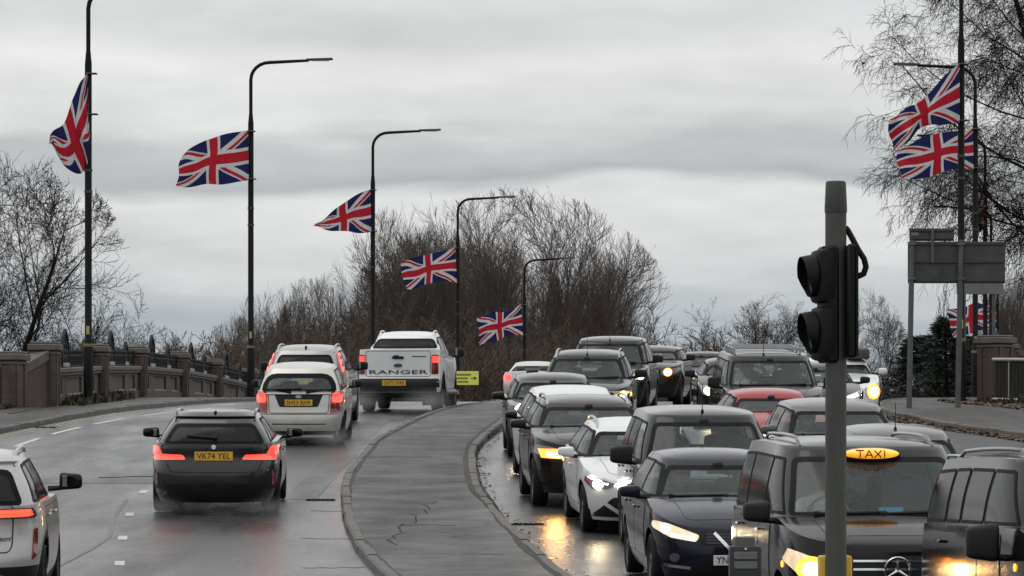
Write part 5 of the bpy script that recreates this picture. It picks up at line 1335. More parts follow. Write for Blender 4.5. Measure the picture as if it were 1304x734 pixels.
face(c, [(.46, .92), (.48, .80), (.80, .80), (.90, .94)], LENS, [(-.42, .62), (.42, .62), (.46, .90), (-.46, .90)], 4, CHROME, plate=.5); c.mirror(w=.22, h=.17, z=1.2); c.wipers(); c.rails(xo=.95)
c.place(5.55, 43.0, -.09, True)
c = Car('sport_utility_car', 'grey car with swept back headlight just right of the traffic signal pole', 'car', Q_RIGHT, DGREY, **{**HATCH, 'H': 1.40, 'W': 1.72})
face(c, [(.42, .76), (.44, .66), (.74, .72), (.84, .90)], LENS, [(-.4, .5), (.4, .5), (.42, .68), (-.42, .68)], 3, lit=[(strip([(.52, .74), (.74, .81)], .06), DRLDIM)], plate=.42)
c.mirror(w=.2, h=.15, z=1.06); c.wipers(); c.place(6.05, 86, .0, True); CARS['suv19'] = c
c = Car('small_van', 'small white van with a dark roof box and a dazzling amber lamp', 'van', Q_RIGHT, WHITE, **{**HATCH, 'H': 1.34, 'W': 1.66, 'wt': .76, 'r0': 1.6, 'cnx': 4.5})
face(c, [(.45, .74), (.48, .56), (.76, .58), (.82, .78)], LENS, [(-.4, .5), (.4, .5), (.42, .68), (-.42, .68)], 3, lit=[(circ(.64, .66, .15), INDIC), (circ(.64, .66, .095), HEADY)], litside=(-1,))
b = bmesh.new(); q = c.hit('T', 0, c.Y(2.2))[0]
bx(b, q + Vector((-.42, 0, .10)), (.5, 1.2, .22), bev=.04, seg=2); obj('roof_box', b, M('roof box plastic', (.06, .05, .042), .6), c.root, 50)
c.mirror(w=.2, h=.15, mat=WHITE, z=1.06); c.place(6.98, 92.5, .0, True); CARS['van20'] = c

# ---- driving away
EST = dict(L=4.71, W=1.84, H=1.45, R=.34, tw=.25, gc=.17, fa=.85, ra=3.70, hood=[(0, .66), (.1, .74), (.5, .86), (1.3, .97), (1.55, 1.0), (3.2, 1.02), (4.3, 1.02), (4.71, .98)],
           cowl=1.5, r0=2.25, r1=4.26, tail=4.62, wt=.625, wb=.895, bp=[2.75, 3.72], coff=.33, rwf=.90, rl=.08, rh=.86, rg=GLASSR, cslant=.1)
c = Car('estate_car', 'black estate car driving away with its red lamps lit, nearest the lane dashes', 'car', Q_LEFT, paint('black metallic paint', (.010, .0095, .0105), .3, .30, .34, coat=.8, spec=.4), **{**EST, 'rear': [(.15, .16), (.3, .05), (.5, 0), (.68, .015), (.8, .07), (.92, .05), (1.02, .06), (1.3, .14)], 'mr': 8})
for sg in (1, -1):
    t = c.add('tail_light', 'R', [(q[0]*sg, q[1]) for q in [(.40, .805), (.42, .775), (.84, .765), (.905, .80), (.90, .95), (.80, .965), (.76, .865), (.46, .845)]][:4] , REDL, eps=.01, depth=.02)
    c.add('tail_light', 'R', rpoly([(q[0]*sg, q[1]) for q in [(.40, .785), (.86, .77), (.86, .86), (.44, .85)]], .02), TAILB, eps=.012, depth=.02)
    c.add('tail_light', 'R', rpoly([(q[0]*sg, q[1]) for q in [(.74, .85), (.865, .84), (.895, .965), (.80, .965)]], .02), TAILB, eps=.014, depth=.02)
    c.add('reflector', 'R', rpoly([(q[0]*sg, q[1]) for q in [(.80, .42), (.835, .42), (.835, .62), (.805, .60)]], .01), REDL, eps=.012, depth=.015)
    c.add('air_vent', 'R', rpoly([(q[0]*sg, q[1]) for q in [(.62, .36), (.86, .36), (.86, .64), (.78, .58)]], .02), PLASTIC, eps=.006, depth=.01)
c.add('rear_diffuser', 'R', rpoly([(-.62, .20), (.62, .20), (.72, .44), (-.72, .44)], .06), PLASTIC, eps=.008, depth=.015)
c.tailgate([(-.62, .60), (.62, .60), (.76, .92), (.74, 1.0), (-.74, 1.0), (-.76, .92)])
b = c.patch('R', rpoly([(-.66, 1.355), (.66, 1.355), (.64, 1.41), (-.64, 1.41)], .02), eps=.03, depth=.05); obj('roof_spoiler', b, BLACK, c.root, 40)
c.plate('R', 0, .835, 'VK74 YEL', w=.54, h=.125)
b = bmesh.new(); h = c.hit('R', 0, .965)[0] + Vector((0, -.012, 0)); lathe(b, [(.042, -.008), (.042, .008)], 'y', 20, h); bd = obj('badge', b, INK, c.root, 40)
b = bmesh.new(); lathe(b, [(.034, -.012), (.034, .012)], 'y', 20, h); obj('badge_face', b, M('badge white', (.7, .72, .75), .4), bd)
c.wiper(False, .02, -.38, (1.075, 1.105)); c.mirror(d=1.75, z=1.05, w=.24, h=.16, mat=BLACK, glassy=True); c.rails(BLACK, .97); c.aerial(d=4.05, fin=True); c.doors(1)
c.place(-4.22, 62.2, -.02, False); CARS['bmw'] = c

c = Car('hatchback_car', 'pale silver small hatchback with dark wraparound rear window and lit brake lamps', 'car', Q_LEFT, SILVERW,
        **{**HATCH, 'L': 3.9, 'W': 1.69, 'H': 1.53, 'R': .30, 'ra': 3.2, 'tail': 3.84, 'r1': 3.45, 'cowl': 1.05, 'r0': 1.65, 'wt': .70, 'mr': 10, 'rwf': .95, 'rl': .0, 'rh': .84, 'rfrit': .085, 'rrad': .2, 'bp': [2.2], 'coff': .34, 'rg': GLASSC,
           'hood': [(0, .70), (.12, .78), (.45, .88), (1.05, 1.0), (1.3, 1.02), (2.5, 1.02), (3.9, .99)], 'rear': [(.2, .05), (.35, 0), (.56, 0), (.60, .04), (.8, .06), (1.0, .10)]})
c.add('number_plate_surround', 'R', rpoly([(-.46, .96), (.46, .96), (.36, .72), (-.36, .72)], .03), PLASTIC, eps=.005, depth=.01)
for sg in (1, -1):
    h = c.add('tail_light', 'R', rpoly([(q[0]*sg, q[1]) for q in [(.585, .60), (.80, .62), (.815, .96), (.80, 1.0), (.60, .99)]], .02), REDL, eps=.01, depth=.02)
    c.add('lamp_core', 'R', rpoly([(q[0]*sg, q[1]) for q in [(.61, .80), (.79, .80), (.79, .97), (.62, .97)]], .05), TAILB, parent=h, eps=.018, depth=.01)
c.tailgate([(-.56, .60), (.56, .60), (.58, .97), (-.58, .97)])
c.add('bumper_seam', 'R', strip([(-.74, .585), (.74, .585)], .012), SEAM, eps=.004, depth=.004); c.add('bumper_strip', 'R', strip([(-.5, .40), (.5, .40)], .02), SEAM, eps=.004, depth=.004)
c.add('lower_valance', 'R', rpoly([(-.74, .20), (.74, .20), (.74, .27), (-.74, .27)], .02), PLASTIC, eps=.006, depth=.01)
c.plate('R', 0, .80, 'SH53 BXR', w=.52, h=.115); b = bmesh.new(); lathe(b, [(.06, -.01), (.06, .01)], 'y', 18, c.hit('R', 0, .915)[0] + Vector((0, -.012, 0))); bmesh.ops.scale(b, vec=(1, 1, .5), space=Matrix.Translation((0, 0, -.915)), verts=b.verts[:]); obj('badge', b, CHROME, c.root, 50)
c.wiper(False, .02, -.42, (1.05, 1.04)); c.mirror(d=1.4, z=1.08, w=.20, h=.17, glassy=True); c.doors(1); c.aerial(d=1.9, h=.0, fin=True)
c.place(-4.0, 82.4, .02, False); CARS['hatch24'] = c

c = Car('sport_utility_car', 'silver sport utility car with tall pillar brake lamps ahead of the pale silver hatchback', 'car', Q_LEFT, SILVER,
        **{**SUV, 'L': 4.5, 'W': 1.78, 'H': 1.68, 'mr': 10, 'rl': .12, 'rh': .84, 'rwf': .80, 'wt': .69, 'clad': .36, 'rg': GLASSR})
for sg in (1, -1):
    h = c.add('tail_light', 'R', rpoly([(q[0]*sg, q[1]) for q in [(.735, 1.0), (.85, 1.0), (.80, 1.30), (.66, 1.56), (.60, 1.56), (.68, 1.25)]], .02), REDL, eps=.012, depth=.02)
    c.add('lamp_core', 'R', rpoly([(q[0]*sg, q[1]) for q in [(.75, 1.14), (.83, 1.14), (.78, 1.32), (.66, 1.52), (.63, 1.50), (.71, 1.28)]], .02), TAILB, parent=h, eps=.02, depth=.01)
c.plate('R', 0, .90, None); c.tailgate([(-.62, .62), (.62, .62), (.64, 1.1), (-.64, 1.1)]); c.rails(xo=.95); c.aerial(d=3.9, fin=True); c.mirror(d=1.6, z=1.2, w=.23, h=.20, glassy=True); c.doors(1)
c.place(-4.27, 90.3, .03, False); CARS['crv'] = c

PICK = dict(L=5.36, W=1.88, H=1.84, R=.40, tw=.26, gc=.32, fa=.95, ra=4.15, hood=[(0, .98), (.12, 1.08), (.5, 1.14), (1.3, 1.22), (1.6, 1.25), (3.45, 1.26), (3.6, 1.40), (5.2, 1.42), (5.36, 1.41)],
            cowl=1.4, r0=2.1, r1=3.45, tail=3.95, wt=.70, wb=.93, bp=[2.65], coff=.22, rl=.20, rh=.88, rwf=.92, mr=26, nx=4.5, crown=.02, clad=.46, rim='dark', bench=False, seatd=2.45,
            rear=[(.3, .10), (.42, .0), (.74, 0), (.78, .10), (1.45, .10)], front=[(.3, .1), (.5, 0), (.8, 0), (1.1, .1)],
            side=[(.3, .92), (.44, .965), (.65, .995), (.85, 1.0), (1.15, .985), (1.42, .97), (1.6, .94)], rg=GLASSR)
c = Car('pickup_truck', 'white pickup truck with black rear bumper driving over the crest', 'pickup', Q_LEFT, WHITE, **PICK)
b = c.patch('R', rpoly([(-.92, .46), (.92, .46), (.92, .755), (-.92, .755)], .05), eps=.012, depth=.02); obj('rear_bumper', b, PLASTIC, c.root, 40)
c.tailgate([(-.74, .80), (.74, .80), (.74, 1.395), (-.74, 1.395)])
for sg in (1, -1):
    h = c.add('tail_light', 'R', rpoly([(q[0]*sg, q[1]) for q in [(.76, .86), (.90, .86), (.90, 1.30), (.76, 1.30)]], .02), REDL, eps=.012, depth=.02)
    c.add('lamp_core', 'R', rpoly([(q[0]*sg, q[1]) for q in [(.775, 1.12), (.885, 1.12), (.885, 1.27), (.775, 1.27)]], .02), TAILB, parent=h, eps=.02, depth=.01)
    b = bmesh.new(); tube(b, [(sg*.90, c.Y(1.6), .42), (sg*.98, c.Y(1.8), .42), (sg*.98, c.Y(3.1), .42), (sg*.90, c.Y(3.3), .42)], .05, 8); obj('side_step', b, M('step grey', (.2, .2, .2), .5, .5), c.root, 60)
    c.sides('wheel_flare', [(c.p['ra'] + c.Ra * 1.14 * math.cos(a), .40 + c.Ra * 1.14 * math.sin(a)) for a in np.linspace(0, math.pi, 14)], WHITE, only=sg, eps=.0, depth=0) if False else None
c.lettering('R', 0, .905, 'RANGER', .125, INK, 1.34)
c.plate('R', -.08, .66, 'GX73 WRE', w=.54, h=.12)
b = bmesh.new(); h = c.hit('R', 0, 1.24)[0]; bx(b, h + Vector((0, -.02, 0)), (.26, .03, .06), bev=.01); bx(b, h + Vector((-.04, -.02, .03)), (.12, .03, .05), bev=.01); obj('tailgate_handle', b, PLASTIC, c.root, 50)
b = bmesh.new(); lathe(b, [(.10, -.008), (.10, .008)], 'y', 20); bmesh.ops.scale(b, vec=(1, 1, .42), verts=b.verts[:]); bmesh.ops.translate(b, vec=c.hit('R', 0, 1.06)[0] + Vector((0, -.012, 0)), verts=b.verts[:]); obj('badge', b, M('oval badge', (.03, .05, .09), .3), c.root, 50)
c.add('trim_strip', 'R', strip([(.32, 1.265), (.64, 1.265)], .018), INK, eps=.01, depth=.01)
c.mirror(d=1.75, z=1.34, w=.24, h=.24, glassy=True); c.rails(WHITE, .94, 2.3, 3.35); c.doors(1, zlo=.5)
for sg in (1, -1):
    b = bmesh.new(); bx(b, (sg * .72, c.Y(c.L - .15), .30), (.34, .03, .30), bev=.01); obj('mud_flap', b, RUBBER, c.root)
c.place(-2.60, 100, .08, False); CARS['ranger'] = c

SAL = dict(L=4.6, W=1.80, H=1.44, R=.32, fa=.88, ra=3.6, hood=[(0, .66), (.12, .74), (.45, .85), (1.2, .96), (1.45, .99), (3.4, 1.0), (3.9, 1.06), (4.5, 1.05), (4.6, .98)], cowl=1.35, r0=2.1, r1=3.3, tail=3.95, wt=.66, bp=[2.6], coff=.4, rl=.10, rg=GLASSS)
c = Car('saloon_car', 'white saloon far off beyond the crest with one red lamp showing', 'car', Q_LEFT, PEARL, **SAL)
for sg in (1, -1): c.add('tail_light', 'R', rpoly([(q[0]*sg, q[1]) for q in [(.56, .80), (.86, .80), (.86, .98), (.60, .98)]], .03), TAILB, eps=.012, depth=.02)
c.plate('R', 0, .82, None); c.mirror(d=1.8, z=1.04, w=.2, h=.15); c.place(.55, 140, .10, False); CARS['saloon'] = c

c = Car('sport_utility_car', 'silver white sport utility car at the photo edge with a full width red light bar', 'car', Q_LEFT, SILVERL,
        **{**SUV, 'W': 1.90, 'H': 1.68, 'L': 4.54, 'mr': 9, 'clad': .52, 'rl': .08, 'rh': .86, 'rwf': .86, 'wt': .69, 'rg': GLASSR, 'coff': .30, 'cslant': .0,
           'rear': [(.2, .14), (.4, .03), (.6, 0), (.66, .03), (.72, .07), (1.0, .10), (1.06, .06), (1.14, .06), (1.3, .1)]})
c.add('light_bar', 'R', rpoly([(-.87, 1.01), (.87, 1.01), (.84, 1.115), (-.84, 1.115)], .03), LENSD, eps=.010, depth=.02)
for z in (1.045, 1.082): c.add('tail_light', 'R', strip([(-.80, z), (.80, z)], .022), TAILS, eps=.018, depth=.01)
for sg in (1, -1):
    c.add('tail_light', 'R', rpoly([(q[0]*sg, q[1]) for q in [(.50, 1.03), (.83, 1.04), (.81, 1.10), (.50, 1.10)]], .01), TAILB, eps=.016, depth=.01)
    c.add('reflector', 'R', rpoly([(q[0]*sg, q[1]) for q in [(.83, .58), (.875, .64), (.875, .90), (.845, .90)]], .01), REDL, eps=.012, depth=.015)
c.tailgate([(-.60, .66), (.60, .66), (.64, .72), (.66, 1.15), (-.66, 1.15), (-.64, .72)])
c.lettering('R', .50, .80, 'PEUGEOT', .045, M('badge grey', (.05, .05, .052), .4), .26)
c.add('rear_skid_plate', 'R', rpoly([(-.5, .28), (.5, .28), (.56, .44), (-.56, .44)], .03), M('skid grey', (.25, .25, .25), .5, .4), eps=.012, depth=.015)
b = c.patch('R', rpoly([(-.66, 1.56), (.66, 1.56), (.64, 1.62), (-.64, 1.62)], .02), eps=.03, depth=.05); obj('roof_spoiler', b, SILVERL, c.root, 40)
c.plate('R', 0, .9, None); c.mirror(d=1.55, z=1.26, w=.25, h=.20, mat=BLACK, glassy=True); c.rails(xo=.96); c.doors(1)
c.place(-5.74, 44.8, -.05, False); CARS['suv22'] = c

# ------------------------------------------------------------------ lamp columns
COLM = M('black column paint', (.006, .006, .0065), .6, spec=.2, var=.2); CABLE = M('band grey', (.035, .035, .035), .5)
def lamp_column(X, Y, arm, sgn, label, z0=None):
    z = (gz(Y) + KH) if z0 is None else z0; r = empty('lamp_column', (X, Y, z), label=label, cat='lamp column', group='tall black lamp columns along the bridge')
    b = bmesh.new(); lathe(b, [(.115, -.1), (.115, 1.35), (.085, 1.42), (.083, 8.05), (.055, 8.35)], 'z', 12); obj('shaft', b, COLM, r, 40)
    b = bmesh.new(); bx(b, (sgn * .0, -.10, .72), (.12, .05, .62), bev=.01); obj('access_door', b, COLM, r, 40)
    b = bmesh.new(); lathe(b, [(.119, 1.36), (.119, 1.42), (.11, 1.43)], 'z', 12); obj('collar_band', b, M('dull brass band', (.18, .13, .07), .5), r, 40)
    pts = [(0, 0, 8.3), (0, 0, 9.35)] + [(sgn * .55 * (1 - math.cos(a)), 0, 9.35 + .52 * math.sin(a)) for a in np.linspace(.3, math.pi/2, 6)] + [(sgn * arm * .75, 0, 9.93)]
    b = bmesh.new(); tube(b, pts, [.052] * (len(pts) - 1) + [.042], 8); obj('arm', b, COLM, r, 60)
    b = bmesh.new(); bx(b, (sgn * (arm * .75 + .32), 0, 9.955), (.80, .24, .065), bev=.025, seg=2)
    for v in b.verts: v.co.z += .03 * (abs(v.co.x) - arm * .75)
    ln = obj('lantern', b, M('lantern grey', (.06, .06, .062), .5), r, 40)
    b = bmesh.new(); bx(b, (sgn * (arm * .75 + .36), 0, 9.926), (.5, .17, .02)); obj('diffuser', b, LENS, ln)
    b = bmesh.new(); bx(b, (0, -.118, 1.75), (.075, .012, .20)); obj('number_tag', b, M('faded yellow tag', (.42, .34, .09), .6), r)
    b = bmesh.new(); lathe(b, [(.098, 5.0), (.098, 5.06)], 'z', 12); lathe(b, [(.098, 5.5), (.098, 5.56)], 'z', 12); obj('strap', b, CABLE, r, 40)
    return r
L_COL = [(-10.02, 104), (-7.78, 131), (-5.0, 158), (-2.28, 185), (.6, 212)]
R_COL = [(11.0, 107.7), (13.8, 131), (17.0, 158), (20.15, 185), (23.4, 212)]
od = ['first', 'second', 'third', 'fourth', 'fifth']
tops = [10.0, 78, 168, 252, 330]
for i, (X, Y) in enumerate(L_COL):
    s = 5600 / Y; ty = (None, 76, 166, 251, 329)[i]
    z0 = None if ty is None else (EYE + (600 - ty) / s - 9.96)
    lamp_column(X, Y, 2.3, 1, f'{od[i]} black lamp column from the camera along the near pavement', None if z0 is None or abs(z0 - gz(Y)) > 1.2 else z0)
for i, (X, Y) in enumerate(R_COL):
    s = 5600 / Y; ty = (None, 68, None, None, None)[i]
    lc = lamp_column(X, Y, 2.3, -1, f'{od[i]} black lamp column from the camera along the far pavement', None)
    if i == 0: lc.scale.z = 1.09

# ------------------------------------------------------------------ flags
def cloth(name, col):
    t = NT(name); n = t.noise(9, 4, .6); t.set(col=t.ramp(n, [(.3, tuple(x * .85 for x in col)), (.7, tuple(min(1, x * 1.12) for x in col))]), rough=.85, spec=.1)
    wv = t.n('ShaderNodeTexWave'); wv.inputs['Scale'].default_value = 60; t.bump(wv.outputs[1], .05, .004)
    out = t.t.nodes['Material Output']; tr = t.n('ShaderNodeBsdfTranslucent'); tr.inputs[0].default_value = (*col, 1); mx_ = t.n('ShaderNodeMixShader'); mx_.inputs[0].default_value = .35
    t.l(t.b.outputs[0], mx_.inputs[1]); t.l(tr.outputs[0], mx_.inputs[2]); t.l(mx_.outputs[0], out.inputs[0]); return t.m
FL = [cloth('flag white', (.66, .66, .67)), cloth('flag red', (.50, .022, .040)), cloth('flag blue', (.022, .026, .105))]
def union(u, v):
    """colour index at hoist fraction u, height fraction v"""
    X, Y = -30 + 60 * u, -15 + 30 * v; ax, ay = abs(X), abs(Y)
    if ax < 3 or ay < 3: return 1
    if ax < 5 or ay < 5: return 0
    d1 = (Y - X / 2) / 1.118; d2 = (Y + X / 2) / 1.118
    for d, up in ((d1, X > 0), (d2, X > 0)):
        if abs(d) < 3:
            return 1 if (0 < d < 2 if up else -2 < d < 0) else 0
    return 2
TIE = M('cable tie', (.05, .05, .052), .5)
def crv(P, t):
    x = [i / (len(P) - 1) for i in range(len(P))]; return np.array([pchip(list(zip(x, [p[k] for p in P])))(t) for k in range(2)])
def flag(px_top, px_bot, Y, label, amp=.16, freq=2.2, ph=0., nu=120, nv=60, group='union flags on the lamp columns', fold=0):
    """edges given as outlines of the cloth; the depth of its waves is real"""
    s = Y / 5600.; h = px_top[0]; V = []
    tp = [((x - 652) * s, EYE - (y - 600) * s) for x, y in px_top]; bt = [((x - 652) * s, EYE - (y - 600) * s) for x, y in px_bot]
    E1 = [crv(tp, i / nu) for i in range(nu + 1)]; E0 = [crv(bt, i / nu) for i in range(nu + 1)]; rr = random.Random(int(Y + ph * 10)); a2, a3 = rr.uniform(0, 6), rr.uniform(0, 6)
    for i in range(nu + 1):
        u = i / nu
        for j in range(nv + 1):
            v = j / nv; q = E0[i] * (1 - v) + E1[i] * v; k = u ** .7
            d = amp * k * (math.sin(freq * 2 * math.pi * u + ph + 1.6 * v) + .45 * math.sin(freq * 4.6 * math.pi * u + a2 - 2.5 * v) + .35 * math.sin(5 * v + a3 + 3 * u))
            zz = .045 * k * math.sin(freq * 2 * math.pi * u + ph + .8 + 3 * v) ; xx = .03 * k * math.sin(7 * v + a3 + 5 * u)
            V.append((q[0] + xx, Y - .03 - .5 * fold * k + d, q[1] + zz))
    Q, mi = [], []
    for i in range(nu):
        for j in range(nv): a = i * (nv + 1) + j; Q.append((a, a + nv + 1, a + nv + 2, a + 1)); mi.append(union((i + .5) / nu, (j + .5) / nv))
    o = quadmesh('flag', V, Q, FL, None, True, label=label, cat='flag', group=group)
    o.data.polygons.foreach_set('material_index', np.array(mi, np.int32))
    for e_, dz in ((E1[0], -.04), (E0[0], .04)):        # cable ties round the column at both hoist corners
        b = bmesh.new(); bx(b, (e_[0] + .10, Y - .02, e_[1] + dz), (.24, .26, .03), bev=.01); obj('cable_tie', b, TIE, o)
    return o
flag([(112, 92), (104, 104), (92, 126), (78, 160), (66, 172), (62, 181)], [(113, 148), (115, 182), (112, 206), (101, 222), (84, 212), (66, 184)], 103.9, 'union flag hanging limp on the first lamp column of the near pavement', .20, 2.0, .5)
flag([(316, 166), (300, 169), (282, 173), (262, 178), (246, 188), (230, 204)], [(317, 230), (300, 232), (280, 235), (262, 236), (244, 238), (225, 236)], 130.9, 'union flag streaming flat from the second lamp column of the near pavement', .10, 1.6, 1.0)
flag([(472, 241), (458, 247), (444, 254), (428, 266), (414, 278), (400, 284)], [(473, 296), (458, 297), (446, 296), (430, 294), (415, 293), (399, 289)], 157.9, 'union flag pinched to a point on the third lamp column of the near pavement', .12, 1.9, 2.0)
flag([(580, 315), (566, 320), (552, 323), (538, 325), (524, 330), (509, 336)], [(582, 361), (566, 358), (552, 360), (540, 364), (528, 367), (517, 369)], 184.9, 'union flag with rippled lower edge on the fourth near pavement lamp column', .10, 1.9, .2)
flag([(664, 387), (652, 395), (642, 397), (630, 398), (620, 402), (608, 404)], [(666, 428), (652, 426), (642, 430), (632, 434), (622, 436), (611, 441)], 211.9, 'union flag lowest in view on the fifth lamp column of the near pavement', .12, 1.8, 2.6)
flag([(1222, 80), (1204, 96), (1184, 118), (1164, 134), (1150, 142), (1132, 150)], [(1222, 156), (1206, 158), (1188, 160), (1172, 164), (1156, 182), (1137, 196)], 107.5, 'union flag drooping at an angle high on the first lamp column of the far pavement', .22, 2.1, .8)
flag([(1239, 163), (1222, 168), (1202, 168), (1184, 172), (1162, 184), (1141, 192)], [(1240, 216), (1222, 214), (1204, 219), (1184, 226), (1166, 227), (1147, 230)], 130.9, 'union flag flying level just below the drooping one by the upper right trees', .12, 1.7, 1.9)
flag([(1255, 245), (1250, 250), (1246, 256), (1243, 262), (1240, 268), (1238, 274)], [(1256, 290), (1252, 292), (1248, 295), (1245, 297), (1242, 299), (1239, 300)], 157.9, 'folded union flag seen edge on among twigs on the third far pavement lamp column', .35, 2, 1)
flag([(1268, 385), (1254, 388), (1242, 386), (1230, 390), (1218, 393), (1204, 396)], [(1269, 423), (1254, 420), (1242, 422), (1232, 427), (1222, 428), (1214, 429)], 211.9, 'small far union flag behind the sign posts and brick pier', .12, 1.7, 0)

# ------------------------------------------------------------------ signs
SGREY = M('sign back grey', (.066, .069, .067), .55, .1, spec=.3, var=.3, vs=2.2); SPOST = M('galvanised post', (.095, .10, .10), .55, .4, var=.25, vs=3)
r = empty('direction_sign', G(9.62, 100), label='large grey direction sign seen from behind on two posts', cat='road sign')
def SX(px, Y=100): return (px - 652) / 5600 * Y
def SZ(py, Y=100): return EYE - (py - 600) / 5600 * Y
def box_w(bm, x0, x1, z0, z1, y, d, bev=0, mi=0): bx(bm, ((x0 + x1) / 2, y, (z0 + z1) / 2), (x1 - x0, d, z1 - z0), bev=bev, mi=mi)
O = r.location
def put(name, bm, mat, parent, sm=None):
    for v in bm.verts: v.co -= O
    return obj(name, bm, mat, parent, sm)
b = bmesh.new(); box_w(b, SX(1156), SX(1280), SZ(361), SZ(308), 100, .03, .008); put('sign_plate', b, SGREY, r)
b = bmesh.new(); box_w(b, SX(1158), SX(1215), SZ(307.4), SZ(291), 100, .03, .006); put('sign_plate', b, SGREY, r)
b = bmesh.new()
for z in (311, 334, 358): box_w(b, SX(1157), SX(1279), SZ(z + 1), SZ(z - 1), 99.96, .04)
for z in (294, 304): box_w(b, SX(1159), SX(1214), SZ(z + .8), SZ(z - .8), 99.96, .04)
put('stiffening_rail', b, M('rail dark grey', (.05, .052, .052), .5, .4), r)
b = bmesh.new(); box_w(b, SX(1185), SX(1188.5), SZ(335), SZ(292), 99.92, .04); put('bracket_strip', b, SPOST, r)
b = bmesh.new(); box_w(b, SX(1160), SX(1170), SZ(300), SZ(296), 99.982, .004); put('maker_label', b, M('label buff', (.22, .2, .14), .6), r)
for x0 in (1161, 1223):
    b = bmesh.new(); tube(b, [(SX(x0 - (4 if x0 < 1200 else 4)), 99.88, gz(100) + .05), (SX(x0), 99.88, SZ(306))], .062, 10); put('post', b, SPOST, r, 60)
b = bmesh.new()
for x0 in (1161, 1223):
    for z in (312, 356): bx(b, (SX(x0), 99.88, SZ(z)), (.18, .15, .05), bev=.01)
put('post_clamp', b, SPOST, r)
r = empty('direction_sign', G(12.4, 118), label='smaller grey sign plate seen below and behind the large direction sign', cat='road sign'); O = r.location
b = bmesh.new(); box_w(b, SX(1218, 118), SX(1278, 118), SZ(375, 118), SZ(345, 118), 118, .03, .008); put('sign_plate', b, M('sign back pale grey', (.15, .155, .15), .5, .2, var=.2, vs=2), r)
for x0 in (1228, 1266):
    b = bmesh.new(); tube(b, [(SX(x0, 118), 118.08, gz(118)), (SX(x0, 118), 118.08, SZ(348, 118))], .05, 8); put('post', b, SPOST, r, 60)
# yellow temporary sign strapped to the fourth column
r = empty('temporary_sign', (-2.0, 184, 4.2), label='small yellow temporary sign with black lettering and an arrow on the fourth lamp column', cat='road sign'); O = r.location
YS_ = M('fluorescent yellow sign', (.82, .86, .14), .4, var=.06)
b = bmesh.new(); box_w(b, SX(576, 184.6), SX(609.5, 184.6), SZ(490.5, 184.6), SZ(473, 184.6), 184.6, .02, .004); bmesh.ops.translate(b, verts=b.verts[:], vec=(0, 0, 0)); put('sign_plate', b, YS_, r)
b = bmesh.new(); rr = random.Random(5)
for row, (xa, xb) in enumerate(((580, 598), (580, 594.5), (583, 596))):
    x = xa; z = 477.4 + row * 4.5
    while x < xb:
        w = rr.uniform(.7, 1.5); box_w(b, SX(x, 184.6), SX(x + w, 184.6), SZ(z + 1.1, 184.6), SZ(z - 1.0, 184.6), 184.585, .006); x += w + .55
put('lettering', b, INK, r)
b = bmesh.new(); box_w(b, SX(599.5, 184.6), SX(604.5, 184.6), SZ(482.3, 184.6), SZ(481.3, 184.6), 184.585, .008)
v = [b.verts.new((SX(x, 184.6), 184.58, SZ(z, 184.6))) for x, z in ((603.8, 479.6), (607.4, 481.8), (603.8, 484))]; b.faces.new(v); put('arrow', b, INK, r)
b = bmesh.new()
for z in (477, 487): bx(b, (SX(583.5, 184.6), 184.78, SZ(z, 184.6)), (.22, .34, .04))
put('strap', b, SPOST, r)

# ------------------------------------------------------------------ traffic signal on the island
TP_ = (1.718, 23.33); z0 = gz(TP_[1]) + KH
POLE = NT('grey signal post'); n_ = POLE.noise(3, 5, .65); n3_ = POLE.noise(2.2, 4, .6, None, (9, 9, .5))
POLE.set(col=POLE.mix(POLE.math('MULTIPLY_ADD', n3_, 1.8, -.6, clamp=True), POLE.ramp(n_, [(.3, (.048, .054, .045)), (.7, (.080, .088, .074))]), (.048, .046, .038)), rough=.55, metal=.0); POLE.bump(POLE.noise(60, 3), .08, .005)
r = empty('traffic_signal', (TP_[0], TP_[1], z0), label='grey green traffic signal pole with black hooded lamps facing left', cat='traffic signal')
def TZ(py): return EYE - (py - 600) / 240 - z0
b = bmesh.new(); lathe(b, [(.0565, -.1), (.0565, TZ(262))], 'z', 28); obj('pole', b, POLE.m, r, 60)
b = bmesh.new(); lathe(b, [(.060, TZ(271)), (.060, TZ(265)), (.054, TZ(233)), (.048, TZ(231)), (.0, TZ(230.6))], 'z', 28); obj('pole_cap', b, M('pole cap dark green', (.030, .034, .028), .55), r, 60)
SIGB = M('signal black', (.007, .007, .0075), .6, spec=.22)
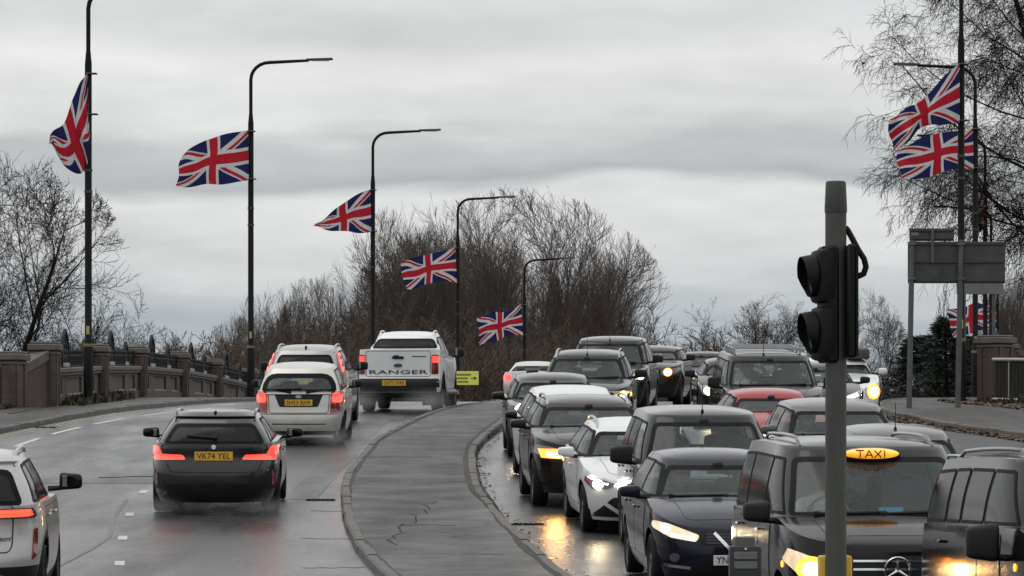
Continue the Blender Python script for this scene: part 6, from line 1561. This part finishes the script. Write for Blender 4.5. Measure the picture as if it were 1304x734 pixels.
# lamp housings face left and slightly away: their hoods show in profile
hd = empty('signal_head', (-.044, .03, 0)); hd.parent = r; hd.rotation_euler = (0, 0, R_(11))
b = bmesh.new()
for zc in (TZ(352), TZ(425)): bx(b, (-.02, 0, zc), (.10, .23, .285), bev=.03, seg=2)
bx(b, (.005, 0, TZ(388)), (.07, .22, .62), bev=.015); obj('housing', b, SIGB, hd, 45)
for zc, mcol in ((TZ(351), 'amber'), (TZ(423), 'green')):
    b = bmesh.new(); rings = []; k = 26
    for x, rad in ((-.075, .112), (-.10, .112), (-.135, .106)):
        ring = []
        for i in range(k):
            a = 2 * math.pi * i / k; dx = x
            if x < -.12: dx = x + .045 * max(0, -math.sin(a)) ** 1.0 - .012 * max(0, math.sin(a))       # visor is longer over the top
            ring.append((dx, rad * math.cos(a), zc + rad * 1.0 * math.sin(a) + (x + .075) * .10))
        rings.append([b.verts.new(p) for p in ring])
    for p, q in zip(rings[:-1], rings[1:]):
        for i in range(k): b.faces.new((p[i], p[(i+1) % k], q[(i+1) % k], q[i]))
    fix(b); bmesh.ops.solidify(b, geom=b.faces[:], thickness=.006); hood_ = obj('visor', b, SIGB, hd, 50)
    b = bmesh.new(); lathe(b, [(.103, -.078), (.08, -.090), (.0, -.097)], 'x', 24, (0, 0, zc)); obj('lens', b, M(mcol + ' lens', (.006, .022, .018) if mcol == 'green' else (.03, .018, .006), .25), hood_, 60)
b = bmesh.new(); bx(b, (.078, .02, TZ(384)), (.05, .28, .60), bev=.012); bx(b, (.104, .02, TZ(384)), (.012, .30, .585)); obj('backing_board', b, SIGB, r, 40)
for z in (TZ(318), TZ(446)):
    b = bmesh.new(); bx(b, (0.01, .0, z), (.17, .05, .035), bev=.006); obj('bracket', b, SIGB, r, 40)
b = bmesh.new(); pts = [(.05, .0, TZ(290)), (.062, 0, TZ(293)), (.085, 0, TZ(303)), (.118, 0, TZ(318)), (.150, .0, TZ(330)), (.160, .0, TZ(340)), (.148, 0, TZ(349)), (.118, .0, TZ(352)), (.10, 0, TZ(352))]
P2 = []
for i in range(len(pts) - 1):
    for t in (0, .5): P2.append(Vector(pts[i]).lerp(Vector(pts[i+1]), t))
tube(b, P2 + [pts[-1]], .016, 8); obj('cable', b, SIGB, r, 60)
b = bmesh.new(); bx(b, (.0, .075, TZ(708) - .16), (.175, .15, .32), bev=.012, seg=2); pb = obj('push_button_box', b, M('push button yellow', (.62, .36, .03), .45), r, 45)
b = bmesh.new(); bx(b, (.0, .154, TZ(708) - .20), (.10, .012, .16), bev=.004); obj('button_panel', b, SIGB, pb)
# short post with a black display box
zt_ = gz(21.5) + KH; s2 = 5600 / 21.5
r = empty('pedestrian_signal_post', ((948 - 652) / s2, 21.5, zt_), label='short post carrying a black box with two pale panels in front of the taxi', cat='signal post')
def QZ(py): return EYE - (py - 600) / s2 - zt_
b = bmesh.new(); lathe(b, [(.045, -.1), (.045, QZ(688)), (.043, QZ(686))], 'z', 20); obj('post', b, SPOST, r, 60)
b = bmesh.new(); bx(b, (0, 0, QZ(690)), (.098, .09, .05), bev=.006); obj('post_cap', b, M('cap grey', (.10, .10, .095), .5), r)
b = bmesh.new(); zc = QZ(695); bx(b, (0, -.06, zc - .20), (.158, .10, .40), bev=.012, seg=2); bq = obj('display_box', b, M('display black', (.012, .012, .012), .45), r, 45)
for za, zb2 in ((702.5, 712), (714.5, 724)):
    b = bmesh.new(); bx(b, (0, -.113, (QZ(za) + QZ(zb2)) / 2), (.112, .008, QZ(za) - QZ(zb2)), bev=.002); obj('display_panel', b, M('panel grey', (.13, .135, .135), .4), bq)
b = bmesh.new(); lathe(b, [(.006, -.116), (.006, -.108)], 'y', 10, (0, 0, QZ(698.5))); obj('screw_head', b, CHROME, bq)
b = bmesh.new(); bx(b, (0, -.112, QZ(730)), (.112, .006, .03)); obj('display_window', b, M('display glass', (.02, .03, .03), .1), bq)

# ------------------------------------------------------------------ people at the wheel
SKIN = M('skin', (.34, .19, .135), .5); HAIRM = [M('dark hair', (.02, .015, .012), .7), M('grey hair', (.22, .21, .20), .8), M('brown hair', (.06, .035, .02), .7)]
JK = [M('black jacket', (.02, .02, .022), .85), M('navy jacket', (.02, .03, .06), .85), M('grey jumper', (.14, .14, .15), .9), M('pale shirt', (.45, .45, .46), .85)]
def person_mesh():
    """seated, hands on a wheel ahead (+y); hip at the origin"""
    bm = bmesh.new(); sk = {}
    J = {'pel': ((0, 0, .06), .15), 'wst': ((0, -.03, .22), .135), 'chs': ((0, -.06, .42), .155), 'nck': ((0, -.05, .56), .058), 'nk2': ((0, -.035, .62), .055), 'hd1': ((0, -.01, .68), .078), 'hd2': ((0, -.015, .76), .092), 'hd3': ((0, -.02, .82), .075),
         'thL': ((-.10, .22, .05), .085), 'thR': ((.10, .22, .05), .085), 'knL': ((-.13, .42, .07), .06), 'knR': ((.13, .42, .07), .06), 'ftL': ((-.13, .55, -.28), .045), 'ftR': ((.13, .55, -.28), .045),
         'shL': ((-.18, -.05, .48), .07), 'shR': ((.18, -.05, .48), .07), 'elL': ((-.25, .12, .28), .048), 'elR': ((.25, .12, .28), .048), 'wrL': ((-.17, .36, .40), .030), 'wrR': ((.17, .36, .40), .030), 'haL': ((-.155, .42, .44), .034), 'haR': ((.155, .42, .44), .034)}
    E_ = [('pel', 'wst'), ('wst', 'chs'), ('chs', 'nck'), ('nck', 'nk2'), ('nk2', 'hd1'), ('hd1', 'hd2'), ('hd2', 'hd3'), ('pel', 'thL'), ('pel', 'thR'), ('thL', 'knL'), ('thR', 'knR'), ('knL', 'ftL'), ('knR', 'ftR'), ('chs', 'shL'), ('chs', 'shR'), ('shL', 'elL'), ('shR', 'elR'), ('elL', 'wrL'), ('elR', 'wrR'), ('wrL', 'haL'), ('wrR', 'haR')]
    for h in 'LR':
        sx = -1 if h == 'L' else 1; hx, hy, hz = J['ha' + h][0]
        for i, (dx, ln) in enumerate(((-.024, .05), (-.008, .058), (.008, .055), (.024, .044))):
            J[f'f{h}{i}'] = ((hx + dx, hy + ln * .6, hz + .03), .0095); J[f'g{h}{i}'] = ((hx + dx, hy + ln * .75, hz - .015), .0085); E_ += [('ha' + h, f'f{h}{i}'), (f'f{h}{i}', f'g{h}{i}')]
        J[f't{h}'] = ((hx - sx * .042, hy + .025, hz + .012), .010); E_.append(('ha' + h, f't{h}'))
    names = list(J); me = bpy.data.meshes.new('person'); me.from_pydata([J[n][0] for n in names], [(names.index(a), names.index(b)) for a, b in E_], [])
    o = bpy.data.objects.new('tmp', me); COL.objects.link(o); m = o.modifiers.new('s', 'SKIN'); sv = me.skin_vertices[0].data
    for i, n in enumerate(names): sv[i].radius = (J[n][1],) * 2; sv[i].use_root = (n == 'pel')
    u = o.modifiers.new('u', 'SUBSURF'); u.levels = 2; u.render_levels = 2
    dg = bpy.context.evaluated_depsgraph_get(); out = bpy.data.meshes.new_from_object(o.evaluated_get(dg)); bpy.data.objects.remove(o)
    for v in out.vertices:       # shape the face
        x, y, z = v.co
        if z > .64 and y > .0:
            f = math.exp(-((x / .018) ** 2)) * math.exp(-(((z - .735) / .028) ** 2)); v.co.y += .022 * f            # nose
            v.co.y -= .010 * (math.exp(-(((abs(x) - .032) / .014) ** 2)) * math.exp(-(((z - .765) / .014) ** 2)))    # eye sockets
            v.co.y += .007 * math.exp(-((x / .022) ** 2)) * math.exp(-(((z - .695) / .012) ** 2))                    # lips
        if z > .66 and abs(x) > .06: v.co.x *= 1 + .10 * math.exp(-(((z - .745) / .03) ** 2)) * math.exp(-(((y + .02) / .025) ** 2))   # ears
    out.materials.append(SKIN); out.materials.append(JK[0])
    for p in out.polygons:
        c_ = p.center; p.use_smooth = True; p.material_index = 0 if c_.z > .575 and abs(c_.x) < .13 or c_.y > .375 and abs(c_.x) > .09 and c_.z > .3 else 1
    hb = bmesh.new(); bmesh.ops.create_uvsphere(hb, u_segments=20, v_segments=14, radius=1); bmesh.ops.scale(hb, vec=(.096, .112, .108), verts=hb.verts[:]); bmesh.ops.translate(hb, vec=(0, -.035, .775), verts=hb.verts[:])
    bmesh.ops.delete(hb, geom=[v for v in hb.verts if v.co.y > .03 and v.co.z < .80 or v.co.z < .70], context='VERTS'); hm = bpy.data.meshes.new('hair'); hb.to_mesh(hm); hb.free()
    for p in hm.polygons: p.use_smooth = True
    return out, hm
PM, HM = person_mesh()
def driver(key, ji, hi, label, side=1):
    c = CARS[key]; me = PM.copy(); me.materials[1] = JK[ji]; hm = HM.copy(); hm.materials.append(HAIRM[hi])
    o = link('person', me, None, label=label, cat='person'); link('hair', hm, o)
    p = c.driver_seat(); zc = c.zt(c.p['cowl']); zs = min(zc + .40, c.H - .40)
    o.matrix_world = c.mw @ Matrix.Translation(Vector((p.x * side, p.y - .0, min(zs - .64, c.H - 1.08)))); return o
driver('nissan', 0, 0, 'person in a black jacket at the wheel of the blue black hatchback')
driver('taxi', 3, 1, 'grey haired person in a pale shirt driving the lit taxi')
driver('van3', 0, 0, 'person in a black jacket driving the black van at the photo edge')
driver('mpv', 2, 2, 'person in a grey jumper driving the dark people carrier')
driver('corolla', 1, 2, 'person in a navy jacket driving the clean white hatchback')
driver('ds', 2, 1, 'grey haired person in a grey jumper driving the dark bronze car')
driver('van15', 3, 0, 'dark haired person in a pale shirt driving the tall van with the roof rack')
driver('red', 0, 2, 'brown haired person in a black jacket driving the small red hatchback')
driver('grey17', 1, 0, 'dark haired person in a navy jacket driving the mid grey car behind the pole')
driver('mini', 0, 2, 'brown haired person in a black jacket in the small ring lamped hatchback')
driver('suv9', 1, 1, 'grey haired person in a navy jacket in the grey car with silver roof rails')
driver('hatch24', 0, 1, 'grey haired person in a black jacket seen through the pale hatchback rear window')

# ------------------------------------------------------------------ light thrown by the lit headlamps
def beam(key, x, z, energy, col, d=.05):
    c = CARS[key]; l = bpy.data.lights.new('headlamp_beam', 'SPOT'); l.energy = energy; l.color = col; l.spot_size = R_(70); l.spot_blend = .8; l.shadow_soft_size = .07
    o = bpy.data.objects.new('headlamp_beam', l); COL.objects.link(o); h = c.hit('F', x, z)[0] + Vector((0, .08, 0)); o.parent = c.root
    o.location = h; o.rotation_euler = (R_(90 - 7), 0, 0)
AM, WH = (1, .55, .18), (1, .78, .48)
for key, x, z, en, col in (('ds', .62, .78, 24, AM), ('ds', -.62, .78, 12, AM), ('corolla', .70, .66, 9, WH), ('corolla', -.70, .66, 7, WH), ('nissan', .74, .71, 16, WH),
                           ('taxi', .73, .77, 8, AM), ('taxi', -.73, .77, 8, AM), ('volvo', .58, .84, 20, AM), ('volvo', -.58, .84, 20, AM), ('mini', .6, .8, 26, WH), ('hatch14', .62, .71, 12, WH), ('van20', -.64, .66, 24, AM), ('suv9', -.76, .86, 10, AM)):
    beam(key, x, z, en, col)

# ------------------------------------------------------------------ spray thrown up by the moving wheels
SPR = bpy.data.materials.new('wheel spray'); SPR.use_nodes = True; t_ = SPR.node_tree; t_.nodes.clear(); o_ = N(t_, 'ShaderNodeOutputMaterial'); v_ = N(t_, 'ShaderNodeVolumePrincipled')
v_.inputs['Color'].default_value = (.9, .92, .94, 1); v_.inputs['Anisotropy'].default_value = .3; t_.links.new(v_.outputs[0], o_.inputs['Volume'])
def sn(op, a, b=None, c=None):
    n = N(t_, 'ShaderNodeMath', operation=op)
    for i, v in enumerate((a, b, c)):
        if v is None: continue
        if isinstance(v, (int, float)): n.inputs[i].default_value = v
        else: t_.links.new(v, n.inputs[i])
    return n.outputs[0]
g_ = N(t_, 'ShaderNodeTexCoord'); vm1 = N(t_, 'ShaderNodeVectorMath', operation='SUBTRACT'); vm1.inputs[1].default_value = (.5, .5, .35); t_.links.new(g_.outputs['Generated'], vm1.inputs[0])
vm2 = N(t_, 'ShaderNodeVectorMath', operation='LENGTH'); t_.links.new(vm1.outputs[0], vm2.inputs[0])
nz_ = N(t_, 'ShaderNodeTexNoise'); nz_.inputs['Scale'].default_value = 2.5; nz_.inputs['Detail'].default_value = 4; t_.links.new(g_.outputs['Object'], nz_.inputs['Vector'])
fall = sn('POWER', sn('MAXIMUM', sn('MULTIPLY_ADD', vm2.outputs['Value'], -2.0, 1.0), 0), 1.5)       # thins to nothing at the rim
t_.links.new(sn('MULTIPLY', fall, sn('MULTIPLY_ADD', nz_.outputs[0], .9, -.2)), v_.inputs['Density'])
for key, L_, w_, h_ in (('ranger', 4.4, .75, .60), ('hatch24', 3.4, .6, .42), ('bmw', 2.8, .55, .30)):
    c = CARS[key]
    for sg in (1, -1):
        b = bmesh.new(); bmesh.ops.create_icosphere(b, subdivisions=3, radius=1); bmesh.ops.scale(b, vec=(w_, L_ / 2, h_), verts=b.verts[:])
        for v in b.verts:
            k = .5 - v.co.y / L_; v.co.z = v.co.z * (.45 + .75 * k) + h_ * .35; v.co.x *= .7 + .5 * k
            if v.co.z < .02: v.co.z = .02
        o = obj('wheel_spray', b, SPR, None, label='faint mist of road spray behind the rear wheels of the moving vehicles', cat='spray', kind='stuff'); o.matrix_world = c.mw @ Matrix.Translation((sg * (c.W/2 - .15), -c.L/2 + (c.L - c.p['ra']) - L_ / 2, 0))
